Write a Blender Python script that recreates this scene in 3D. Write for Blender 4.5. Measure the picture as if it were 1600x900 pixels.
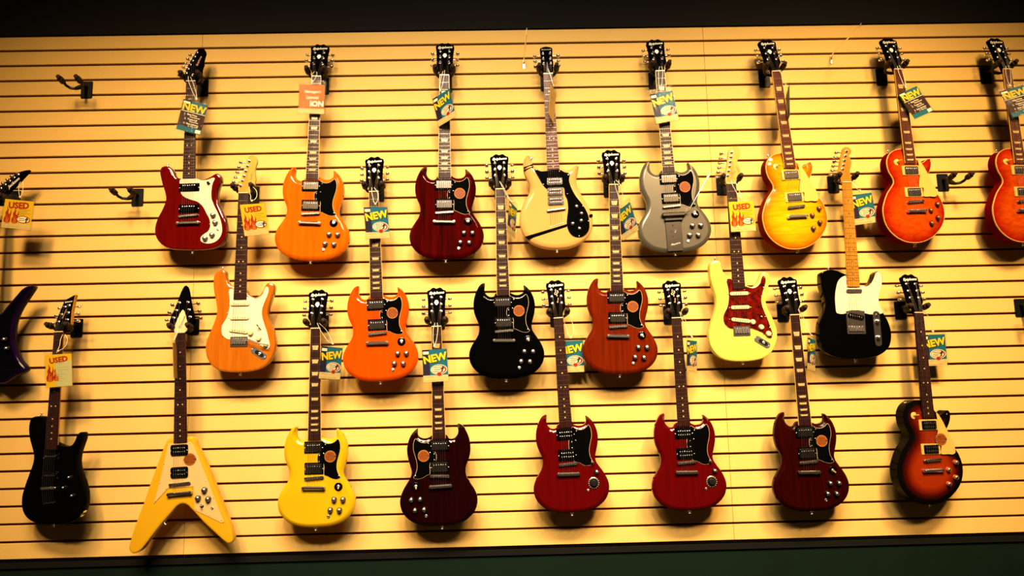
import bpy, bmesh, math, random
from mathutils import Vector, Matrix
from mathutils.geometry import tessellate_polygon

for o in list(bpy.data.objects):
    bpy.data.objects.remove(o, do_unlink=True)
SC = bpy.context.scene
COL = SC.collection
rnd = random.Random(7)

# ------------------------------------------------------------------ camera
cam_d = bpy.data.cameras.new('camera')
cam_d.sensor_width = 36.0
cam_d.lens = 1.41688 * 18.0
cam_d.clip_start = 0.05
cam = bpy.data.objects.new('camera', cam_d)
COL.objects.link(cam)
cr, cu, cf = Vector((0.99963, -0.014536, -0.022986)), Vector((0.020791, -0.136412, 0.990434)), Vector((0.017532, 0.990546, 0.136059))
cam.matrix_world = Matrix(((cr.x, cu.x, -cf.x, 1.4135), (cr.y, cu.y, -cf.y, -3.3431), (cr.z, cu.z, -cf.z, 1.5967), (0, 0, 0, 1)))
SC.camera = cam

# ------------------------------------------------------------------ world, lights, exposure
world = bpy.data.worlds.new('shop_interior')
SC.world = world
world.use_nodes = True
bg = world.node_tree.nodes['Background']
bg.inputs['Color'].default_value = (1.0, 0.72, 0.45, 1)
bg.inputs['Strength'].default_value = 0.025
SC.view_settings.view_transform = 'Standard'
SC.view_settings.look = 'None'
SC.view_settings.exposure = 0.0
SC.view_settings.gamma = 1.0
SC.view_settings.use_curve_mapping = False

def track_or_fill_light(x, y, z, watts, col, aim_x, aim_z, cone=58):
    d = bpy.data.lights.new('track_or_fill_light', 'SPOT')
    d.energy = watts
    d.color = col
    d.spot_size = math.radians(cone)
    d.spot_blend = 1.0
    d.shadow_soft_size = 0.26
    o = bpy.data.objects.new('track_or_fill_light', d)
    COL.objects.link(o)
    o.location = (x, y, z)
    o.rotation_euler = (Vector((aim_x, 0, aim_z)) - o.location).to_track_quat('-Z', 'Y').to_euler()
WARM, AMBER = (1.0, 0.76, 0.5), (1.0, 0.64, 0.29)
# front track near the wall, then an added fill row further back to lighten shadows
for lx, lw, lc in ((-0.5, 610, AMBER), (0.2, 350, WARM), (0.85, 500, WARM), (1.5, 600, WARM), (2.1, 260, WARM), (2.75, 510, WARM), (3.4, 1150, AMBER)):
    track_or_fill_light(lx, -2.8, 4.55, lw, lc, lx + (1.4 - lx) * 0.12, 1.52, 58)
for lx, lw, lc in ((-0.4, 640, AMBER), (0.8, 800, WARM), (2.0, 780, WARM), (3.4, 1000, AMBER)):
    track_or_fill_light(lx, -4.2, 4.6, lw, lc, lx + (1.4 - lx) * 0.15, 2.0, 50)

# ------------------------------------------------------------------ materials
MATS = {}
def _nodes(name):
    m = bpy.data.materials.new(name)
    m.use_nodes = True
    return m, m.node_tree.nodes, m.node_tree.links, m.node_tree.nodes['Principled BSDF']

def mat(name, col, rough=0.4, metal=0.0, coat=0.0, grain=None, col2=None, bump=0.0, spec=0.5):
    """Principled material; grain=(sx,sy,sz,detail) mixes col and col2 by stretched noise in object space."""
    if name in MATS:
        return MATS[name]
    m, N, L, b = _nodes(name)
    b.inputs['Base Color'].default_value = (*col, 1)
    b.inputs['Roughness'].default_value = rough
    b.inputs['Metallic'].default_value = metal
    b.inputs['Coat Weight'].default_value = coat
    b.inputs['Coat Roughness'].default_value = 0.06
    b.inputs['Specular IOR Level'].default_value = spec
    if grain:
        tc = N.new('ShaderNodeTexCoord'); mp = N.new('ShaderNodeMapping'); nz = N.new('ShaderNodeTexNoise')
        mp.inputs['Scale'].default_value = grain[:3]
        nz.inputs['Scale'].default_value = 1.0
        nz.inputs['Detail'].default_value = grain[3]
        nz.inputs['Roughness'].default_value = 0.6
        L.new(tc.outputs['Object'], mp.inputs['Vector']); L.new(mp.outputs['Vector'], nz.inputs['Vector'])
        rp = N.new('ShaderNodeValToRGB')
        rp.color_ramp.elements[0].position = 0.35; rp.color_ramp.elements[1].position = 0.65
        rp.color_ramp.elements[0].color = (*(col2 or col), 1); rp.color_ramp.elements[1].color = (*col, 1)
        L.new(nz.outputs['Fac'], rp.inputs['Fac']); L.new(rp.outputs['Color'], b.inputs['Base Color'])
        if bump:
            bp = N.new('ShaderNodeBump'); bp.inputs['Strength'].default_value = bump; bp.inputs['Distance'].default_value = 0.001
            L.new(nz.outputs['Fac'], bp.inputs['Height']); L.new(bp.outputs['Normal'], b.inputs['Normal'])
    MATS[name] = m
    return m

def burst(name, stops, figure=None, fig_amt=0.25, rough=0.3):
    """Lacquer colour by distance from the body rim (attribute 'rim', mm); figure: 'flame' or 'quilt' wood figure."""
    if name in MATS:
        return MATS[name]
    m, N, L, b = _nodes(name)
    at = N.new('ShaderNodeAttribute'); at.attribute_name = 'rim'
    dv = N.new('ShaderNodeMath'); dv.operation = 'DIVIDE'; dv.inputs[1].default_value = 80.0
    L.new(at.outputs['Fac'], dv.inputs[0])
    rp = N.new('ShaderNodeValToRGB')
    el = rp.color_ramp.elements
    while len(el) < len(stops):
        el.new(0.5)
    for e, (p, c) in zip(el, stops):
        e.position = p; e.color = (*c, 1)
    L.new(dv.outputs[0], rp.inputs['Fac'])
    out = rp.outputs['Color']
    if figure:
        tc = N.new('ShaderNodeTexCoord'); mp = N.new('ShaderNodeMapping')
        L.new(tc.outputs['Object'], mp.inputs['Vector'])
        if figure == 'flame':
            mp.inputs['Scale'].default_value = (10, 75, 1)
        else:
            mp.inputs['Scale'].default_value = (28, 60, 1)
        nz = N.new('ShaderNodeTexNoise'); nz.inputs['Scale'].default_value = 1.0; nz.inputs['Detail'].default_value = 2.0
        nz.inputs['Distortion'].default_value = 0.6
        L.new(mp.outputs['Vector'], nz.inputs['Vector'])
        r2 = N.new('ShaderNodeValToRGB')
        r2.color_ramp.elements[0].position = 0.35; r2.color_ramp.elements[1].position = 0.65
        k = 1 - fig_amt
        r2.color_ramp.elements[0].color = (k, k * 0.92, k * 0.8, 1); r2.color_ramp.elements[1].color = (1, 1, 1, 1)
        L.new(nz.outputs['Fac'], r2.inputs['Fac'])
        mx = N.new('ShaderNodeMix'); mx.data_type = 'RGBA'; mx.blend_type = 'MULTIPLY'; mx.inputs[0].default_value = 1.0
        L.new(out, mx.inputs[6]); L.new(r2.outputs['Color'], mx.inputs[7])
        out = mx.outputs[2]
    L.new(out, b.inputs['Base Color'])
    b.inputs['Roughness'].default_value = rough
    b.inputs['Specular IOR Level'].default_value = 0.12
    MATS[name] = m
    return m

def clear_plastic(name):
    if name in MATS:
        return MATS[name]
    m, N, L, b = _nodes(name)
    N.remove(b)
    out = N['Material Output']
    tr = N.new('ShaderNodeBsdfTransparent'); tr.inputs['Color'].default_value = (0.97, 0.96, 0.93, 1)
    gl = N.new('ShaderNodeBsdfGlossy'); gl.inputs['Roughness'].default_value = 0.05
    df = N.new('ShaderNodeBsdfDiffuse'); df.inputs['Color'].default_value = (0.8, 0.7, 0.5, 1)
    nz = N.new('ShaderNodeTexNoise'); nz.inputs['Scale'].default_value = 28.0
    bp = N.new('ShaderNodeBump'); bp.inputs['Strength'].default_value = 0.5; bp.inputs['Distance'].default_value = 0.004
    L.new(nz.outputs['Fac'], bp.inputs['Height']); L.new(bp.outputs['Normal'], gl.inputs['Normal'])
    m1 = N.new('ShaderNodeMixShader'); m1.inputs[0].default_value = 0.009
    m2 = N.new('ShaderNodeMixShader'); m2.inputs[0].default_value = 0.003
    L.new(tr.outputs[0], m1.inputs[1]); L.new(gl.outputs[0], m1.inputs[2])
    L.new(m1.outputs[0], m2.inputs[1]); L.new(df.outputs[0], m2.inputs[2])
    L.new(m2.outputs[0], out.inputs['Surface'])
    MATS[name] = m
    return m

CHROME = mat('chrome', (0.85, 0.83, 0.82), 0.27, 1.0)
DARKCHROME = mat('aged_nickel', (0.55, 0.5, 0.45), 0.25, 1.0)
NICKEL = mat('nickel_cover', (0.30, 0.27, 0.24), 0.2, 1.0)
SMOKED = mat('smoked_nickel', (0.13, 0.115, 0.10), 0.25, 1.0)
BRASS = mat('fret_wire', (0.26, 0.21, 0.17), 0.35, 1.0)
STEEL = mat('string_steel', (0.42, 0.37, 0.32), 0.35, 1.0)
BLACKPL = mat('black_plastic', (0.001, 0.001, 0.0011), 0.08, 0, 0.0, spec=0.15)
KNOB = mat('knob_black', (0.008, 0.007, 0.006), 0.2, 0, 0.5)
CREAM = mat('cream_plastic', (0.52, 0.34, 0.075), 0.25)
WHITEPL = mat('white_plastic', (0.58, 0.46, 0.24), 0.2)
MINT = mat('mint_plastic', (0.60, 0.50, 0.36), 0.15)
PEARL = mat('pearl_inlay', (0.55, 0.38, 0.16), 0.25, 0, 0, (120, 120, 120, 2), (0.40, 0.26, 0.10))
ROSE = mat('rosewood', (0.024, 0.0048, 0.003), 0.35, 0, 0, (140, 6, 40, 3), (0.010, 0.0022, 0.0018), 0.2, spec=0.15)
ROSE2 = mat('rosewood_red', (0.085, 0.015, 0.0045), 0.35, 0, 0, (140, 6, 40, 3), (0.05, 0.009, 0.003), 0.2, spec=0.15)
MAPLE = mat('maple', (0.40, 0.17, 0.013), 0.15, 0, 0, (60, 5, 30, 3), (0.35, 0.135, 0.010))
MAPLE2 = mat('maple_pale', (0.44, 0.28, 0.045), 0.15, 0, 0, (60, 5, 30, 3), (0.38, 0.23, 0.035))
BLACKG = mat('black_gloss', (0.0006, 0.0006, 0.0006), 0.05, 0, 0.0, spec=0.2)
HEADBLK = mat('headstock_black', (0.0012, 0.0010, 0.0008), 0.2, 0, 0.0, spec=0.0)
METALBLK = mat('black_metal', (0.005, 0.005, 0.0045), 0.4, 0, 0.0, (90, 90, 90, 2), (0.003, 0.003, 0.003), spec=0.15)
RUBBER = mat('dark_rubber', (0.018, 0.008, 0.004), 0.6, spec=0.15)
IVORY = mat('ivory_tip', (0.8, 0.7, 0.36), 0.35)
GOLDST = mat('gold_sticker', (0.20, 0.052, 0.006), 0.35, spec=0.05)
GOLDLINE = mat('gold_sticker_rim', (0.26, 0.12, 0.04), 0.35, spec=0.05)
PRINTDK = mat('sticker_ink', (0.08, 0.012, 0.002), 0.5)
LOGO = mat('logo_white', (0.8, 0.78, 0.66), 0.4)
LOGOGOLD = mat('logo_gold', (0.5, 0.26, 0.12), 0.4)
INKDK = mat('decal_ink', (0.06, 0.02, 0.01), 0.5)
TORT = mat('tortoiseshell', (0.13, 0.004, 0.0015), 0.1, 0, 0, (42, 42, 42, 4), (0.012, 0.0012, 0.001))
# body finishes
F_WINE = mat('finish_wine_red', (0.085, 0.0010, 0.0006), 0.07, 0, 0.0, (45, 3, 10, 4), (0.058, 0.0007, 0.0005))
F_ORANGE = mat('finish_amber_orange', (0.46, 0.092, 0.0008), 0.09, 0, 0.0, (38, 2.2, 10, 4), (0.42, 0.062, 0.0006))
F_ORANGE2 = mat('finish_bright_orange', (0.46, 0.050, 0.0004), 0.09, 0, 0.0, (30, 2.5, 10, 3), (0.44, 0.040, 0.0004))
F_DKRED = mat('finish_dark_cherry', (0.050, 0.0006, 0.0004), 0.05, 0, 0.0, (26, 2.0, 10, 3), (0.013, 0.0004, 0.0003))
F_WHITE = mat('finish_cream_white', (0.48, 0.255, 0.068), 0.09, 0, 0.0, (6, 6, 6, 1), (0.46, 0.24, 0.062), spec=0.8)
F_SILVER = mat('finish_silver_blue', (0.11, 0.098, 0.07), 0.26, 0.5, 0.0, (900, 900, 900, 1), (0.095, 0.085, 0.06), spec=0.8)
F_BLACK = BLACKG
F_BROWN = mat('finish_walnut_brown', (0.100, 0.0085, 0.0009), 0.2, 0, 0.0, (45, 2.5, 10, 4), (0.062, 0.0045, 0.0005), spec=0.08)
F_DKBROWN = mat('finish_dark_mahogany', (0.018, 0.0008, 0.0003), 0.2, 0, 0.0, (45, 2.5, 10, 4), (0.009, 0.0004, 0.0002), spec=0.08)
F_YELLOW = mat('finish_tv_yellow', (0.52, 0.31, 0.0045), 0.1, 0, 0.0, (5, 5, 5, 1), (0.50, 0.285, 0.004))
F_VYELLOW = mat('finish_warm_yellow', (0.52, 0.285, 0.0075), 0.12, 0, 0.0, (5, 5, 5, 1), (0.50, 0.27, 0.007))
F_RED = mat('finish_cherry_red', (0.066, 0.0006, 0.0007), 0.08, 0, 0.0, (35, 2.5, 10, 3), (0.050, 0.0005, 0.0005))
F_MAROON = mat('finish_maroon', (0.0075, 0.0004, 0.0005), 0.07, 0, 0.0, (40, 2.5, 10, 3), (0.0045, 0.0003, 0.0004))
F_NATURAL = mat('finish_natural_ash', (0.37, 0.105, 0.0045), 0.1, 0, 0.0, (32, 2.2, 8, 5), (0.29, 0.068, 0.0022))
F_CREAM = mat('finish_vintage_cream', (0.60, 0.48, 0.075), 0.12, 0, 0.0, (5, 5, 5, 1), (0.58, 0.46, 0.068))
F_PURPLE = burst('finish_purple_burst', [(0.0, (0.006, 0.0014, 0.014)), (0.07, (0.008, 0.0012, 0.022)), (0.16, (0.0012, 0.001, 0.003)), (1.0, (0.0005, 0.0012, 0.0018))], rough=0.08)
F_HONEY = burst('finish_honey_burst', [(0.0, (0.36, 0.045, 0.001)), (0.10, (0.44, 0.10, 0.0015)), (0.40, (0.50, 0.21, 0.002)), (1.0, (0.52, 0.31, 0.003))], 'flame', 0.22, rough=0.1)
F_CHERRY = burst('finish_cherry_burst', [(0.0, (0.20, 0.004, 0.001)), (0.14, (0.28, 0.010, 0.001)), (0.5, (0.37, 0.036, 0.0012)), (1.0, (0.40, 0.048, 0.0015))], 'quilt', 0.3, rough=0.1)
F_SUNB = burst('finish_tobacco_sunburst', [(0.0, (0.0015, 0.0012, 0.001)), (0.22, (0.002, 0.0012, 0.001)), (0.46, (0.04, 0.0018, 0.0006)), (0.75, (0.15, 0.010, 0.0010)), (1.0, (0.22, 0.020, 0.002))], rough=0.08)
SIDE_HONEY = mat('side_mahogany_brown', (0.16, 0.012, 0.001), 0.15, 0, 0, (30, 6, 30, 3), (0.12, 0.009, 0.001), spec=0.0)
SIDE_CHERRY = mat('side_cherry_red', (0.10, 0.002, 0.001), 0.15, 0, 0, (30, 6, 30, 3), (0.08, 0.0016, 0.001), spec=0.0)
BLACKS = mat('black_satin', (0.0008, 0.0008, 0.0008), 0.15, 0, 0.0, spec=0.03)
NECKMAHOG = mat('neck_mahogany', (0.08, 0.006, 0.001), 0.3, 0, 0, (60, 6, 30, 3), (0.055, 0.004, 0.001))
# tags
TEAL = mat('card_teal', (0.0, 0.095, 0.15), 0.5, spec=0.2)
NAVY = mat('card_navy', (0.006, 0.005, 0.025), 0.5, spec=0.2)
MAROONCARD = mat('card_maroon', (0.02, 0.004, 0.008), 0.5, spec=0.2)
YELINK = mat('ink_yellow', (0.56, 0.45, 0.004), 0.5, spec=0.2)
BLKINK = mat('ink_black', (0.006, 0.006, 0.01), 0.5)
WHTINK = mat('ink_white', (0.75, 0.68, 0.5), 0.5)
REDINK = mat('ink_red', (0.27, 0.010, 0.001), 0.5, spec=0.2)
ORGINK = mat('card_orange', (0.40, 0.10, 0.003), 0.5, spec=0.2)
YELCARD = mat('card_yellow', (0.56, 0.36, 0.003), 0.5, spec=0.2)
STRIPCARD = mat('price_strip_paper', (0.50, 0.40, 0.15), 0.6, 0, 0, (60, 60, 60, 3), (0.45, 0.34, 0.12))
GREENPAPER = mat('pale_green_paper', (0.40, 0.41, 0.20), 0.6)
KRAFT = mat('kraft_card_back', (0.52, 0.34, 0.09), 0.6, 0, 0, (40, 40, 40, 3), (0.46, 0.27, 0.06))
SLEEVE = clear_plastic('clear_sleeve')
CORD = mat('white_nylon_cord', (0.75, 0.68, 0.5), 0.4)

# ------------------------------------------------------------------ mesh helpers (coordinates in mm, stored in m)
class MB:
    def __init__(self):
        self.v, self.f = [], []
    def add(self, vs, fs):
        n = len(self.v)
        self.v += [tuple(p) for p in vs]
        self.f += [tuple(i + n for i in f) for f in fs]
        return self
    def box(self, cx, cy, cz, sx, sy, sz, rot=0.0):
        c, s = math.cos(rot), math.sin(rot)
        vs = []
        for dx, dy, dz in ((-1,-1,-1),(1,-1,-1),(1,1,-1),(-1,1,-1),(-1,-1,1),(1,-1,1),(1,1,1),(-1,1,1)):
            x, y = dx * sx / 2, dy * sy / 2
            vs.append((cx + x * c - y * s, cy + x * s + y * c, cz + dz * sz / 2))
        return self.add(vs, [(3,2,1,0),(4,5,6,7),(0,1,5,4),(1,2,6,5),(2,3,7,6),(3,0,4,7)])
    def rbox(self, cx, cy, z0, z1, sx, sy, r, rot=0.0, ch=1.5, seg=4):
        """plate with rounded corners and a chamfered upper rim"""
        def ring(inset, z):
            pts = []
            rr = max(r - inset, 0.2)
            hx, hy = sx / 2 - inset, sy / 2 - inset
            for qx, qy, a0 in ((1,1,0),(-1,1,90),(-1,-1,180),(1,-1,270)):
                for k in range(seg + 1):
                    a = math.radians(a0 + 90 * k / seg)
                    x, y = qx * (hx - rr) + rr * math.cos(a), qy * (hy - rr) + rr * math.sin(a)
                    pts.append((cx + x * math.cos(rot) - y * math.sin(rot), cy + x * math.sin(rot) + y * math.cos(rot), z))
            return pts
        return self.rings([ring(0, z0), ring(0, z1 - ch), ring(ch, z1)])
    def rings(self, rs, cap0=True, cap1=True):
        n = len(rs[0]); vs = [p for r in rs for p in r]; fs = []
        for k in range(len(rs) - 1):
            for i in range(n):
                j = (i + 1) % n
                fs.append((k*n+i, k*n+j, (k+1)*n+j, (k+1)*n+i))
        if cap0: fs.append(tuple(range(n - 1, -1, -1)))
        if cap1: fs.append(tuple(range((len(rs)-1)*n, len(rs)*n)))
        return self.add(vs, fs)
    def lathe(self, cx, cy, prof, seg=16, axis='z', flip=False):
        """prof = [(radius, height)...] along axis"""
        rs = []
        for r, h in prof:
            ring = []
            for k in range(seg):
                a = 2 * math.pi * k / seg
                ring.append((cx + r * math.cos(a), cy + r * math.sin(a), h))
            rs.append(ring)
        return self.rings(rs)
    def cyl(self, p0, p1, r0, r1=None, seg=10):
        return self.tube([p0, p1], [r0, r0 if r1 is None else r1], seg)
    def tube(self, path, r, seg=8):
        path = [Vector(p) for p in path]
        if not isinstance(r, (list, tuple)): r = [r] * len(path)
        rs = []; up = None
        for i, p in enumerate(path):
            a = path[max(i-1, 0)]; b = path[min(i+1, len(path)-1)]
            t = (b - a).normalized()
            if up is None:
                up = Vector((0,0,1)) if abs(t.z) < 0.9 else Vector((1,0,0))
            u = (up - t * up.dot(t)).normalized(); w = t.cross(u); up = u
            rs.append([tuple(p + (u * math.cos(2*math.pi*k/seg) + w * math.sin(2*math.pi*k/seg)) * r[i]) for k in range(seg)])
        return self.rings(rs)
    def prism(self, poly, z0, z1):
        n = len(poly)
        tri = tessellate_polygon([[Vector((x, y, 0)) for x, y in poly]])
        area = sum(poly[i][0]*poly[(i+1)%n][1]-poly[(i+1)%n][0]*poly[i][1] for i in range(n))
        vs = [(x, y, z0) for x, y in poly] + [(x, y, z1) for x, y in poly]
        fs = []
        for a, b, c in tri:
            A, B, C = poly[a], poly[b], poly[c]
            if (B[0]-A[0])*(C[1]-A[1])-(C[0]-A[0])*(B[1]-A[1]) < 0: b, c = c, b
            fs.append((a+n, b+n, c+n)); fs.append((c, b, a))
        for i in range(n):
            j = (i+1) % n
            fs.append((i, j, j+n, i+n) if area > 0 else (j, i, i+n, j+n))
        return self.add(vs, fs)
    def mesh(self, name, smooth=35):
        me = bpy.data.meshes.new(name)
        me.from_pydata([(x/1000, y/1000, z/1000) for x, y, z in self.v], [], self.f)
        me.update()
        if smooth:
            me.shade_smooth()
            me.set_sharp_from_angle(angle=math.radians(smooth))
        return me

MESH = {}
def cached(key, fn):
    if key not in MESH:
        MESH[key] = fn()
    return MESH[key]

def obj(name, me, m, parent=None, loc=(0,0,0), rot=(0,0,0), scale=None):
    o = bpy.data.objects.new(name, me)
    COL.objects.link(o)
    if m is not None and me is not None:
        if len(me.materials) == 0:
            me.materials.append(m)
            o.material_slots[0].link = 'OBJECT'; o.material_slots[0].material = m
        else:
            o.material_slots[0].link = 'OBJECT'; o.material_slots[0].material = m
    if parent is not None: o.parent = parent
    o.location = [c / 1000 for c in loc] if parent is not None else loc
    o.rotation_euler = rot
    if scale: o.scale = scale
    return o

def thing(name, label, cat, group=None):
    o = bpy.data.objects.new(name, None)
    o.empty_display_size = 0.05
    COL.objects.link(o)
    o['label'] = label; o['category'] = cat
    if group: o['group'] = group
    return o

def text_mesh(s, size, bold=0.0, shear=0.0, space=1.0, depth=0.25):
    """flat lettering centred on the origin, capital height about size (mm)"""
    key = ('txt', s, size, bold, shear, space)
    def fn():
        cu_ = bpy.data.curves.new('lettering', 'FONT')
        cu_.body = s
        cu_.size = size / 0.7
        cu_.align_x = 'CENTER'; cu_.align_y = 'CENTER'
        cu_.shear = shear; cu_.offset = bold * size; cu_.space_character = space
        cu_.extrude = depth; cu_.resolution_u = 2
        t = bpy.data.objects.new('lettering', cu_)
        COL.objects.link(t)
        me = bpy.data.meshes.new_from_object(t)
        bpy.data.objects.remove(t, do_unlink=True)
        bpy.data.curves.remove(cu_)
        me.transform(Matrix.Scale(0.001, 4))
        return me
    return cached(key, fn)

def smooth_closed(pts, sub=4, closed=True):
    """centripetal Catmull-Rom through pts"""
    P = [Vector((p[0], p[1])) for p in pts]; n = len(P); out = []
    for i in range(n if closed else n - 1):
        if closed:
            p0, p1, p2, p3 = P[(i-1) % n], P[i], P[(i+1) % n], P[(i+2) % n]
        else:
            p0, p1, p2, p3 = P[max(i-1,0)], P[i], P[i+1], P[min(i+2,n-1)]
            if i == 0: p0 = p1 + (p1 - p2)
            if i == n-2: p3 = p2 + (p2 - p1)
        t0 = 0; t1 = t0 + max((p1-p0).length, .01)**.5; t2 = t1 + max((p2-p1).length, .01)**.5; t3 = t2 + max((p3-p2).length, .01)**.5
        for k in range(sub):
            t = t1 + (t2-t1)*k/sub
            A1 = p0*((t1-t)/(t1-t0)) + p1*((t-t0)/(t1-t0)); A2 = p1*((t2-t)/(t2-t1)) + p2*((t-t1)/(t2-t1)); A3 = p2*((t3-t)/(t3-t2)) + p3*((t-t2)/(t3-t2))
            B1 = A1*((t2-t)/(t2-t0)) + A2*((t-t0)/(t2-t0)); B2 = A2*((t3-t)/(t3-t1)) + A3*((t-t1)/(t3-t1))
            C = B1*((t2-t)/(t2-t1)) + B2*((t-t1)/(t2-t1))
            out.append((C.x, C.y))
    if not closed: out.append((P[-1].x, P[-1].y))
    return out

def ccw(poly):
    a = sum(poly[i][0]*poly[(i+1)%len(poly)][1]-poly[(i+1)%len(poly)][0]*poly[i][1] for i in range(len(poly)))
    return poly if a > 0 else poly[::-1]

def inset_fn(poly):
    """returns f(d): polygon moved inward by d along its normals, limited by the local inscribed circle"""
    n = len(poly); P = [Vector(p) for p in poly]
    nor = []
    for i in range(n):
        t = P[(i+1)%n] - P[i-1]
        t = t.normalized() if t.length > 1e-9 else Vector((1,0))
        nor.append(Vector((-t.y, t.x)))
    lim = []
    for i in range(n):
        r = 1e6
        for j in range(n):
            if j == i: continue
            d = P[j] - P[i]; q = nor[i].dot(d)
            if q > 1e-6: r = min(r, d.length_squared/(2*q))
        lim.append(r)
    for _ in range(4):
        lim = [min(lim[i], (lim[i-1]+2*lim[i]+lim[(i+1)%n])/4) for i in range(n)]
    def f(d):
        a = [min(d, 0.82*l) for l in lim] if d > 0 else [d]*n
        return [(P[i].x+nor[i].x*a[i], P[i].y+nor[i].y*a[i]) for i in range(n)], a
    return f

def slab(poly, profile, rim=True):
    """solid body from a ccw outline; profile = [(inset, z)...] from back centre to front centre"""
    f = inset_fn(poly); n = len(poly); mb = MB(); att = []
    rs = []
    profile = [(profile[0][0] + 1.2, profile[0][1])] + list(profile) + [(profile[-1][0] + 1.2, profile[-1][1])]
    for k, (d, z) in enumerate(profile):
        pts, a = f(d)
        rs.append([(x, y, z) for x, y in pts]); att += a
    mb.rings(rs, False, False)
    last = (len(profile)-1)*n
    for ring, off, up in ((rs[0], 0, False), (rs[-1], last, True)):
        for a, b, c in tessellate_polygon([[Vector((x, y, 0)) for x, y, z in ring]]):
            A, B, C = ring[a], ring[b], ring[c]
            s = (B[0]-A[0])*(C[1]-A[1])-(C[0]-A[0])*(B[1]-A[1])
            if (s < 0) == up: b, c = c, b
            mb.f.append((off+a, off+b, off+c))
    return mb, att

def mirror_pts(pts, mir):
    return [(-x, y) for x, y in pts] if mir else pts

# ------------------------------------------------------------------ outlines (mm; origin at the nut, y up the neck)
OUT = {}
OUT['horn'] = [(-82,-427),(-100,-433),(-117,-458),(-129,-489),(-134,-521),(-132,-555),(-123,-584),(-112,-610),(-110,-633),(-116,-658),(-131,-683),(-147,-708),(-157,-735),(-158,-760),(-150,-789),(-131,-815),(-103,-836),(-67,-849),(-23,-855),(22,-855),(67,-852),(107,-841),(138,-823),(162,-796),(173,-766),(174,-741),(167,-715),(154,-689),(138,-665),(126,-645),(122,-625),(127,-602),(135,-574),(140,-546),(140,-520),(132,-488),(119,-464),(102,-446),(93,-441),(93,-463),(89,-474),(76,-482),(58,-484),(41,-479),(30,-472),(18,-470),(-25,-470),(-35,-477),(-42,-488),(-56,-490),(-70,-484),(-81,-469),(-83,-454),(-81,-440)]
OUT['horn_guard'] = [(30,-490),(49,-501),(72,-502),(89,-494),(101,-484),(109,-498),(111,-527),(104,-556),(97,-584),(97,-612),(105,-635),(112,-647),(96,-653),(73,-648),(54,-638),(43,-634),(41,-587),(16,-580),(17,-545),(31,-540)]
OUT['horn_guard_plain'] = [(30,-486),(49,-499),(72,-500),(89,-492),(101,-482),(109,-498),(111,-527),(104,-556),(97,-584),(97,-612),(105,-635),(112,-647),(96,-655),(73,-655),(50,-642),(30,-636),(12,-600),(10,-545)]
OUT['double'] = [(-116,-362),(-124,-385),(-124,-419),(-119,-454),(-109,-494),(-104,-528),(-108,-562),(-119,-596),(-135,-636),(-146,-669),(-148,-709),(-139,-742),(-118,-774),(-90,-794),(-50,-804),(0,-807),(50,-804),(89,-795),(119,-778),(142,-750),(155,-719),(160,-686),(155,-652),(144,-617),(129,-583),(121,-549),(125,-520),(135,-486),(144,-452),(147,-429),(140,-415),(129,-409),(115,-412),(104,-428),(93,-451),(80,-468),(63,-475),(46,-471),(34,-462),(20,-440),(-20,-430),(-32,-424),(-49,-418),(-61,-403),(-69,-380),(-71,-360),(-80,-350),(-100,-352)]
OUT['double_guard'] = [(-51,-439),(-29,-439),(-25,-478),(24,-482),(29,-473),(46,-478),(66,-482),(86,-474),(99,-460),(107,-437),(115,-428),(123,-434),(124,-452),(117,-475),(106,-503),(98,-532),(99,-560),(109,-594),(121,-628),(130,-662),(136,-691),(128,-708),(114,-704),(91,-682),(57,-667),(40,-661),(-44,-661),(-64,-651),(-76,-634),(-78,-608),(-72,-591),(-56,-563),(-49,-535),(-46,-506),(-48,-472)]
OUT['slabcut'] = [(-139,-421),(-144,-448),(-143,-481),(-134,-520),(-128,-552),(-135,-585),(-148,-618),(-160,-650),(-164,-683),(-164,-721),(-156,-753),(-136,-780),(-99,-799),(-51,-807),(-2,-808),(47,-804),(91,-794),(125,-775),(149,-748),(158,-716),(159,-683),(151,-645),(136,-613),(120,-580),(114,-547),(119,-514),(132,-476),(138,-448),(133,-423),(117,-412),(103,-421),(93,-443),(78,-468),(58,-479),(31,-476),(10,-450),(-29,-426),(-48,-418),(-70,-408),(-97,-405),(-122,-410)]
OUT['slabcut_guard'] = [(-30,-434),(-44,-437),(-64,-454),(-77,-487),(-85,-531),(-85,-574),(-81,-602),(-40,-603),(-38,-594),(42,-594),(44,-603),(125,-603),(118,-580),(111,-547),(116,-514),(129,-476),(134,-448),(130,-425),(117,-415),(106,-423),(96,-446),(80,-471),(58,-482),(31,-478),(27,-484),(-27,-484)]
OUT['single'] = [(-10,-385),(-24,-383),(-55,-386),(-84,-402),(-102,-429),(-107,-460),(-101,-493),(-87,-521),(-85,-543),(-101,-566),(-122,-592),(-141,-628),(-154,-663),(-156,-699),(-149,-738),(-127,-775),(-95,-803),(-56,-821),(-15,-826),(27,-822),(70,-805),(110,-775),(139,-738),(152,-697),(152,-660),(142,-624),(125,-593),(111,-565),(99,-543),(92,-524),(95,-507),(106,-488),(115,-465),(117,-443),(108,-430),(95,-436),(82,-446),(66,-449),(55,-443),(40,-425),(20,-400)]
OUT['single_guard'] = [(40,-436),(54,-453),(66,-475),(80,-506),(94,-537),(108,-568),(113,-592),(113,-609),(101,-617),(78,-615),(45,-613),(50,-574),(29,-573),(40,-513),(42,-473)]
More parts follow.
